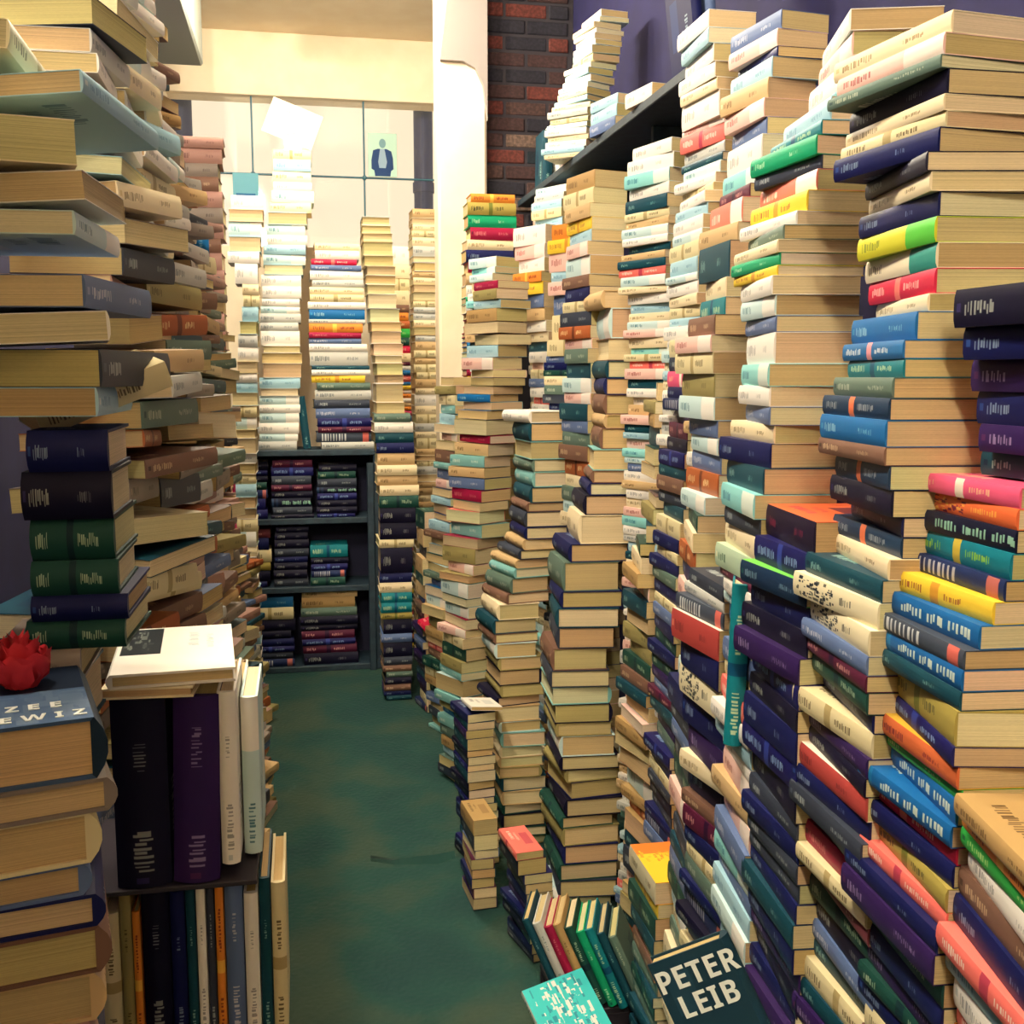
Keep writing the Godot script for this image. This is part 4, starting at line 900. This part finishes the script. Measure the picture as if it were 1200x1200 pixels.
func make_singles() -> void:
	rng.seed = 303
	var up := Vector3.UP
	# uprights on the left-hand stacks
	upright("hardback_book", "bright blue", 0.215, 0.14, 0.05, Vector3(-0.285, 1.78, -3.47), 0.1, 0.0, true, "tall bright blue hardback standing upright on a brown-edged stack")
	upright("hardback_book", "black", 0.2, 0.13, 0.03, Vector3(-0.245, 1.308, -3.76), 0.0, 0.0, true, "black upright hardback standing beside a salmon one")
	upright("paperback_book", "salmon", 0.17, 0.11, 0.022, Vector3(-0.275, 1.308, -3.75), 0.0, 0.03, false, "salmon upright paperback standing beside a black hardback")
	upright("hardback_book", "magenta", 0.225, 0.14, 0.042, Vector3(-0.285, 0.921, -4.44), 0.0, 0.0, true, "magenta upright hardback standing near the bookcase")
	# tall books by the shelf boards
	var sy := 2.381
	upright("hardback_book", "dark teal", 0.24, 0.16, 0.045, Vector3(1.10, sy, -4.86), 0.0, -0.02, true, "dark teal upright hardback at the far end of the wall shelf")
	upright("hardback_book", "white", 0.27, 0.16, 0.03, Vector3(1.16, sy, -4.84), 0.0, 0.1, true, "thin white upright hardback leaning on the wall shelf")
	upright("hardback_book", "pale pink", 0.25, 0.16, 0.026, Vector3(1.205, sy, -4.82), 0.0, 0.1, true, "pale pink upright hardback leaning on the wall shelf")
	upright("hardback_book", "navy", 0.3, 0.2, 0.03, Vector3(1.10, sy, -3.0), 0.0, 0.12, true, "tall navy hardback leaning at the near end of the wall shelf")
	upright("hardback_book", "slate blue", 0.3, 0.2, 0.03, Vector3(1.145, sy, -3.01), 0.0, 0.12, true, "tall slate-blue hardback leaning at the near end of the wall shelf")
	var ly := 2.123
	upright("hardback_book", "pale pink", 0.2, 0.15, 0.02, Vector3(1.07, ly, -4.82), 0.0, 0.0, true, "thin pale pink upright hardback on the short shelf")
	upright("hardback_book", "black", 0.21, 0.15, 0.02, Vector3(1.092, ly, -4.82), 0.0, 0.0, true, "thin black upright hardback on the short shelf")
	upright("hardback_book", "cream", 0.2, 0.15, 0.024, Vector3(1.116, ly, -4.82), 0.0, 0.0, true, "thin cream upright hardback on the short shelf")
	upright("hardback_book", "slate blue", 0.19, 0.15, 0.03, Vector3(1.145, ly, -4.82), 0.0, 0.0, true, "slate-blue upright hardback on the short shelf")
	# leaning slab between the columns on the bookcase
	upright("hardback_book", "dark teal", 0.27, 0.18, 0.04, Vector3(0.035, 1.172, -5.76), 0.0, 0.1, true, "dark teal hardback leaning upright between two columns on the bookcase")
	# standing pair in front of the dark stack on the right
	upright("hardback_book", "teal", 0.225, 0.08, 0.026, Vector3(0.588, 1.045, -1.375), -0.42, -0.03, true, "teal upright hardback wedged beside the dark stack")
	upright("hardback_book", "ivory", 0.19, 0.08, 0.018, Vector3(0.611, 1.045, -1.367), -0.42, -0.05, true, "slim ivory upright hardback wedged beside the dark stack")
	# lower left: two fat dark volumes carrying white jacketed books
	upright("hardback_book", "black", 0.215, 0.17, 0.058, Vector3(-0.182, 0.985, -1.275), 0.0, 0.0, true, "fat black upright volume under the white jacketed book")
	upright("hardback_book", "deep purple", 0.215, 0.17, 0.05, Vector3(-0.126, 0.985, -1.275), 0.0, -0.03, true, "fat dark purple upright volume under the white jacketed book")
	single("hardback_book", "cream", 0.2, 0.1, 0.012, Vector3(-0.165, 1.209, -1.285), Vector3(-0.06, 0, 1), up, true, "thin cream hardback lying under the white jacketed book")
	single("hardback_book", "white jacketed", 0.215, 0.135, 0.016, Vector3(-0.152, 1.224, -1.292), Vector3(0.08, 0, 1), up, true, "large white jacketed hardback with a dark photograph on its cover")
	for k in 3:
		upright("hardback_book", ["white", "white", "pale blue"][k], [0.2, 0.17, 0.19][k], 0.15, [0.02, 0.018, 0.02][k], Vector3(-0.088 + [0.0, 0.0, 0.022][k], [1.002, 0.985, 0.99][k], -1.27 - [0.0, 0.17, 0.05][k]), 0.0, 0.0, true,
			["white upright hardback beside the fat purple volume", "white upright hardback behind the pale blue one", "pale blue upright hardback beside the white one"][k])
	# a row of spines below them
	var rowd := ["ivory", "khaki", "orange", "black", "navy", "dark teal", "white", "charcoal", "orange", "slate blue", "white", "dark teal", "ivory"]
	var x := -0.235
	for k in rowd.size():
		var t: float = [0.02, 0.012, 0.008, 0.03, 0.016, 0.01, 0.01, 0.008, 0.009, 0.02, 0.016, 0.012, 0.016][k]
		upright("hardback_book", rowd[k], [0.17, 0.197, 0.17, 0.197, 0.19, 0.197, 0.197, 0.19, 0.197, 0.197, 0.18, 0.197, 0.19][k], 0.14, t, Vector3(x + t * 0.5, 0.778, -1.28), 0.0, 0.0, true, "%s upright hardback, %s in the row under the fat black volume" % [rowd[k], ordinal(k + 1)], "row of upright hardbacks under the fat black volume")
		x += t + 0.0015
	var tb := base("side_table", Transform3D(Basis(), Vector3(-0.165, 0, -1.285)))
	tag(tb, "small dark wooden table carrying the row of upright books", "table")
	var wood := mat(Color8(40, 34, 44), 0.6)
	mesh_node("table_top", bevel_box(Vector3(0.2, 0.025, 0.22), 0.003), wood, tb, Transform3D(Basis(), Vector3(0, 0.764, 0)))
	mesh_node("upper_shelf", bevel_box(Vector3(0.2, 0.006, 0.21), 0.001), wood, tb, Transform3D(Basis(), Vector3(0.005, 0.981, -0.01)))
	for sx in [-1.0, 1.0]:
		for sz in [-1.0, 1.0]:
			mesh_node("leg", bevel_box(Vector3(0.02, 0.752, 0.02), 0.003), wood, tb, Transform3D(Basis(), Vector3(sx * 0.085, 0.376, sz * 0.095)))
	# crumpled red cloth flower on the near pile
	var rose := base("cloth_flower", Transform3D(Basis(), Vector3(-0.222, 1.302, -0.89)).scaled_local(Vector3(0.8, 0.9, 0.8)))
	tag(rose, "crumpled red cloth flower lying on the near pile", "flower")
	var red := mat(Color8(204, 38, 52), 0.75)
	for ring in 3:
		var count: int = [3, 5, 7][ring]
		for k in count:
			var a := TAU * k / count + ring * 0.4
			var r0: float = [0.006, 0.014, 0.023][ring]
			var st := st_new()
			st.set_smooth_group(0)
			var grid := []
			for i in 5:
				var rowp := []
				for j in 5:
					var u := (j / 4.0 - 0.5) * 1.5
					var v := i / 4.0
					var rr := r0 * (0.45 + 0.75 * sin(v * 1.7)) + 0.004 * sin(v * 9.0 + u * 5.0 + k)
					var hh: float = [0.05, 0.044, 0.034][ring] * v + 0.004 * cos(u * 6.0 + k)
					rowp.append(Vector3(cos(a + u * 1.1) * rr, maxf(hh, 0.001), sin(a + u * 1.1) * rr))
				grid.append(rowp)
			for i in 4:
				for j in 4:
					for q in [grid[i][j], grid[i][j + 1], grid[i + 1][j + 1], grid[i][j], grid[i + 1][j + 1], grid[i + 1][j]]:
						st.add_vertex(q)
			st.generate_normals()
			mesh_node("petal", st.commit(), red, rose)
	# letters on the near pile's cover
	var white := mat(Color8(226, 230, 220), 0.5)
	var top := find_book("steel blue photo")
	if top != null:
		var tt: float = top.get_meta("thick", 0.045)
		var flat := Basis(Vector3.UP, PI) * Basis(Vector3.RIGHT, -PI * 0.5)
		lettering("E W I Z", 0.014, top.get_node("cover"), Transform3D(flat, Vector3(-0.045, tt + 0.0004, -0.062)), white)
		lettering("Z E E", 0.014, top.get_node("cover"), Transform3D(flat, Vector3(-0.04, tt + 0.0004, -0.035)), white)
	# tilted books on the left
	single("paperback_book", "ivory", 0.13, 0.07, 0.026, Vector3(-0.195, 1.535, -1.10), Vector3(1.0, 0.42, -0.5), Vector3(-0.3, 1, 0.4), false, "cream paperback tilted out of the pile over the dark green books")
	# right: low piles and leaning books
	single("paperback_book", "white", 0.17, 0.1, 0.012, Vector3(0.545, 0.512, -3.28), Vector3(0.05, 0.12, 1), Vector3(0.08, 1, 0), false, "white card-covered book lying on the low dark pile")
	single("hardback_book", "red", 0.14, 0.1, 0.03, Vector3(0.56, 0.44, -4.74), Vector3(0.1, 0, 1), Vector3(-0.25, 1, 0), true, "small red book jutting from the low pile by the bookcase")
	var leaners := ["dark teal", "pale grey", "crimson", "tan", "dark green", "green", "teal", "dark teal", "grey green"]
	for k in leaners.size():
		var t: float = [0.018, 0.022, 0.022, 0.02, 0.022, 0.02, 0.02, 0.018, 0.02][k]
		var f := k / 8.0
		upright("hardback_book", leaners[k], 0.2 - 0.005 * (k % 3), 0.15, t, Vector3(0.585 + 0.022 * k, 0.115 - (0.0 if k < 5 else 0.0), -2.34 + 0.012 * k), -0.35, 0.42, true, "%s hardback leaning upright, %s in the slanting row by the carpet" % [leaners[k], ordinal(k + 1)], "slanting row of hardbacks by the carpet")
	var cr := base("low_crate", Transform3D(Basis(), Vector3(0.62, 0, -2.33)))
	tag(cr, "low dark wooden crate under the slanting row of hardbacks", "crate")
	mesh_node("lid_board", bevel_box(Vector3(0.26, 0.015, 0.22), 0.002), wood, cr, Transform3D(Basis(), Vector3(0.06, 0.102, 0)))
	for s in [-1.0, 1.0]:
		mesh_node("side_board", bevel_box(Vector3(0.26, 0.094, 0.015), 0.002), wood, cr, Transform3D(Basis(), Vector3(0.06, 0.047, s * 0.1)))
	single("paperback_book", "turquoise and white", 0.2, 0.15, 0.02, Vector3(0.55, 0.15, -2.13), Vector3(0.25, -0.45, 1), Vector3(-0.1, 1, 0.45), false, "turquoise and white covered paperback propped up by the carpet")
	# the book with the big white lettering
	var pb := single("hardback_book", "inky teal", 0.16, 0.10, 0.026, Vector3(0.455, 0.825, -1.085), Vector3(-0.42, 1.0, -0.35), Vector3(-0.55, 0.2, 1.0), true, "dark hardback with large pale lettering propped against the dark stack")
	var cov := pb.get_node("cover")
	# letters lie on the upper board, rows across the length
	var face := Basis(Vector3(1, 0, 0), Vector3(0, 0, 1), Vector3(0, -1, 0))
	var lt := Basis(Vector3.UP, PI) * Basis(Vector3.RIGHT, -PI * 0.5)
	lettering("PETER", 0.026, cov, Transform3D(lt * Basis(), Vector3(0.0, 0.0264, 0.055)), white)
	lettering("LEIB", 0.026, cov, Transform3D(lt * Basis(), Vector3(0.0, 0.0264, 0.022)), white)
	# things at the window
	var poster := base("poster", Transform3D(Basis(), Vector3(0.519, 2.845, -6.615)))
	tag(poster, "pale poster of a person in a dark suit against the window", "poster")
	mesh_node("sheet", bevel_box(Vector3(0.17, 0.25, 0.006), 0.001), mat(Color8(186, 222, 204), 0.7), poster)
	var suit := mat(Color8(28, 62, 112), 0.8)
	var fig := st_new()
	outline(fig, [Vector2(-0.028, 0.035), Vector2(-0.055, 0.025), Vector2(-0.066, -0.03), Vector2(-0.066, -0.08), Vector2(-0.05, -0.09), Vector2(-0.045, -0.122), Vector2(0.045, -0.122), Vector2(0.05, -0.09), Vector2(0.064, -0.08), Vector2(0.062, -0.02), Vector2(0.052, 0.022), Vector2(0.024, 0.035)], 0.0034)
	mesh_node("printed_suit", fig.commit(), suit, poster)
	var sh := st_new()
	outline(sh, [Vector2(-0.014, 0.035), Vector2(-0.026, -0.04), Vector2(-0.02, -0.075), Vector2(0.018, -0.075), Vector2(0.026, -0.04), Vector2(0.012, 0.035)], 0.0038)
	mesh_node("printed_shirt", sh.commit(), mat(Color8(150, 176, 196), 0.8), poster)
	var hd := st_new()
	var ring_pts := []
	for k in 16: ring_pts.append(Vector2(cos(TAU * k / 16.0) * 0.020, 0.066 + sin(TAU * k / 16.0) * 0.027))
	outline(hd, ring_pts, 0.0036)
	mesh_node("printed_head", hd.commit(), mat(Color8(116, 156, 164), 0.8), poster)
	var fly := base("flyer", Transform3D(Basis(), Vector3(-0.275, 2.62, -6.615)))
	tag(fly, "blue flyer taped to the window below the glazing bar", "flyer")
	mesh_node("sheet", bevel_box(Vector3(0.145, 0.19, 0.004), 0.001), mat(Color8(110, 178, 196), 0.7), fly)
	mesh_node("printed_patch", bevel_box(Vector3(0.11, 0.06, 0.002), 0.0005), mat(Color8(40, 110, 160), 0.7), fly, Transform3D(Basis(), Vector3(0, -0.05, 0.0026)))
	var blue := mat(Color8(8, 22, 74), 0.6)
	var pl := base("downpipe", Transform3D(Basis(), Vector3(0.80, 2.3, -6.95)))
	tag(pl, "dark blue post outside the window beside the poster", "post")
	mesh_node("pipe", cyl(0.06, 4.6, 24), blue, pl)
	mesh_node("collar", cyl(0.068, 0.06, 24), blue, pl, Transform3D(Basis(), Vector3(0, 0.42, 0)))
	var pl2 := base("downpipe", Transform3D(Basis(), Vector3(-0.66, 2.5, -6.95)))
	tag(pl2, "dark blue post outside the window above the pinkish tower", "post")
	mesh_node("pipe", cyl(0.07, 5.0, 24), blue, pl2)
	mesh_node("collar", cyl(0.078, 0.06, 24), blue, pl2, Transform3D(Basis(), Vector3(0, -0.3, 0)))
	# the handwritten card on the pale column
	var card := base("card_sign", Transform3D(Basis(Vector3.BACK, -0.35) * Basis(Vector3.RIGHT, -0.3), Vector3(0.0, 2.81, -5.74)))
	tag(card, "pale handwritten card leaning on top of the pale column", "sign")
	mesh_node("card", bevel_box(Vector3(0.26, 0.2, 0.004), 0.001), mat(Color8(248, 232, 200), 0.8), card)
	var ink := mat(Color8(206, 186, 140), 0.8)
	rng.seed = 12
	for r in 3:
		var wr_ := st_new()
		var prev := Vector2(-0.11, 0.06 - r * 0.06)
		for k in 22:
			var nx := prev + Vector2(rng.randf_range(0.004, 0.012), 0)
			nx.y = 0.06 - r * 0.06 + rng.randf_range(-0.014, 0.018)
			var d := (nx - prev).normalized().orthogonal() * 0.0014
			quad(wr_, Vector3(prev.x + d.x, prev.y + d.y, 0.0026), Vector3(nx.x + d.x, nx.y + d.y, 0.0026), Vector3(nx.x - d.x, nx.y - d.y, 0.0026), Vector3(prev.x - d.x, prev.y - d.y, 0.0026), Vector3.BACK)
			prev = nx
			if prev.x > 0.115: break
		mesh_node("handwriting", wr_.commit(), ink, card)

func outline(st: SurfaceTool, pts: Array, z: float) -> void:
	var poly := PackedVector2Array(pts)
	var idx := Geometry2D.triangulate_polygon(poly)
	for k in range(0, idx.size(), 3):
		var a := poly[idx[k]]
		var b := poly[idx[k + 1]]
		var c := poly[idx[k + 2]]
		if (b - a).cross(c - a) > 0.0:
			var t := b
			b = c
			c = t
		for q in [a, b, c]:
			st.set_normal(Vector3.BACK)
			st.set_uv(q)
			st.add_vertex(Vector3(q.x, q.y, z))

func find_book(design: String) -> Node3D:
	for o in get_children():
		if o.has_meta("label") and String(o.get_meta("label")).begins_with(design):
			var m: MeshInstance3D = o.get_node("cover")
			o.set_meta("thick", m.mesh.get_aabb().size.y)
			return o
	return null
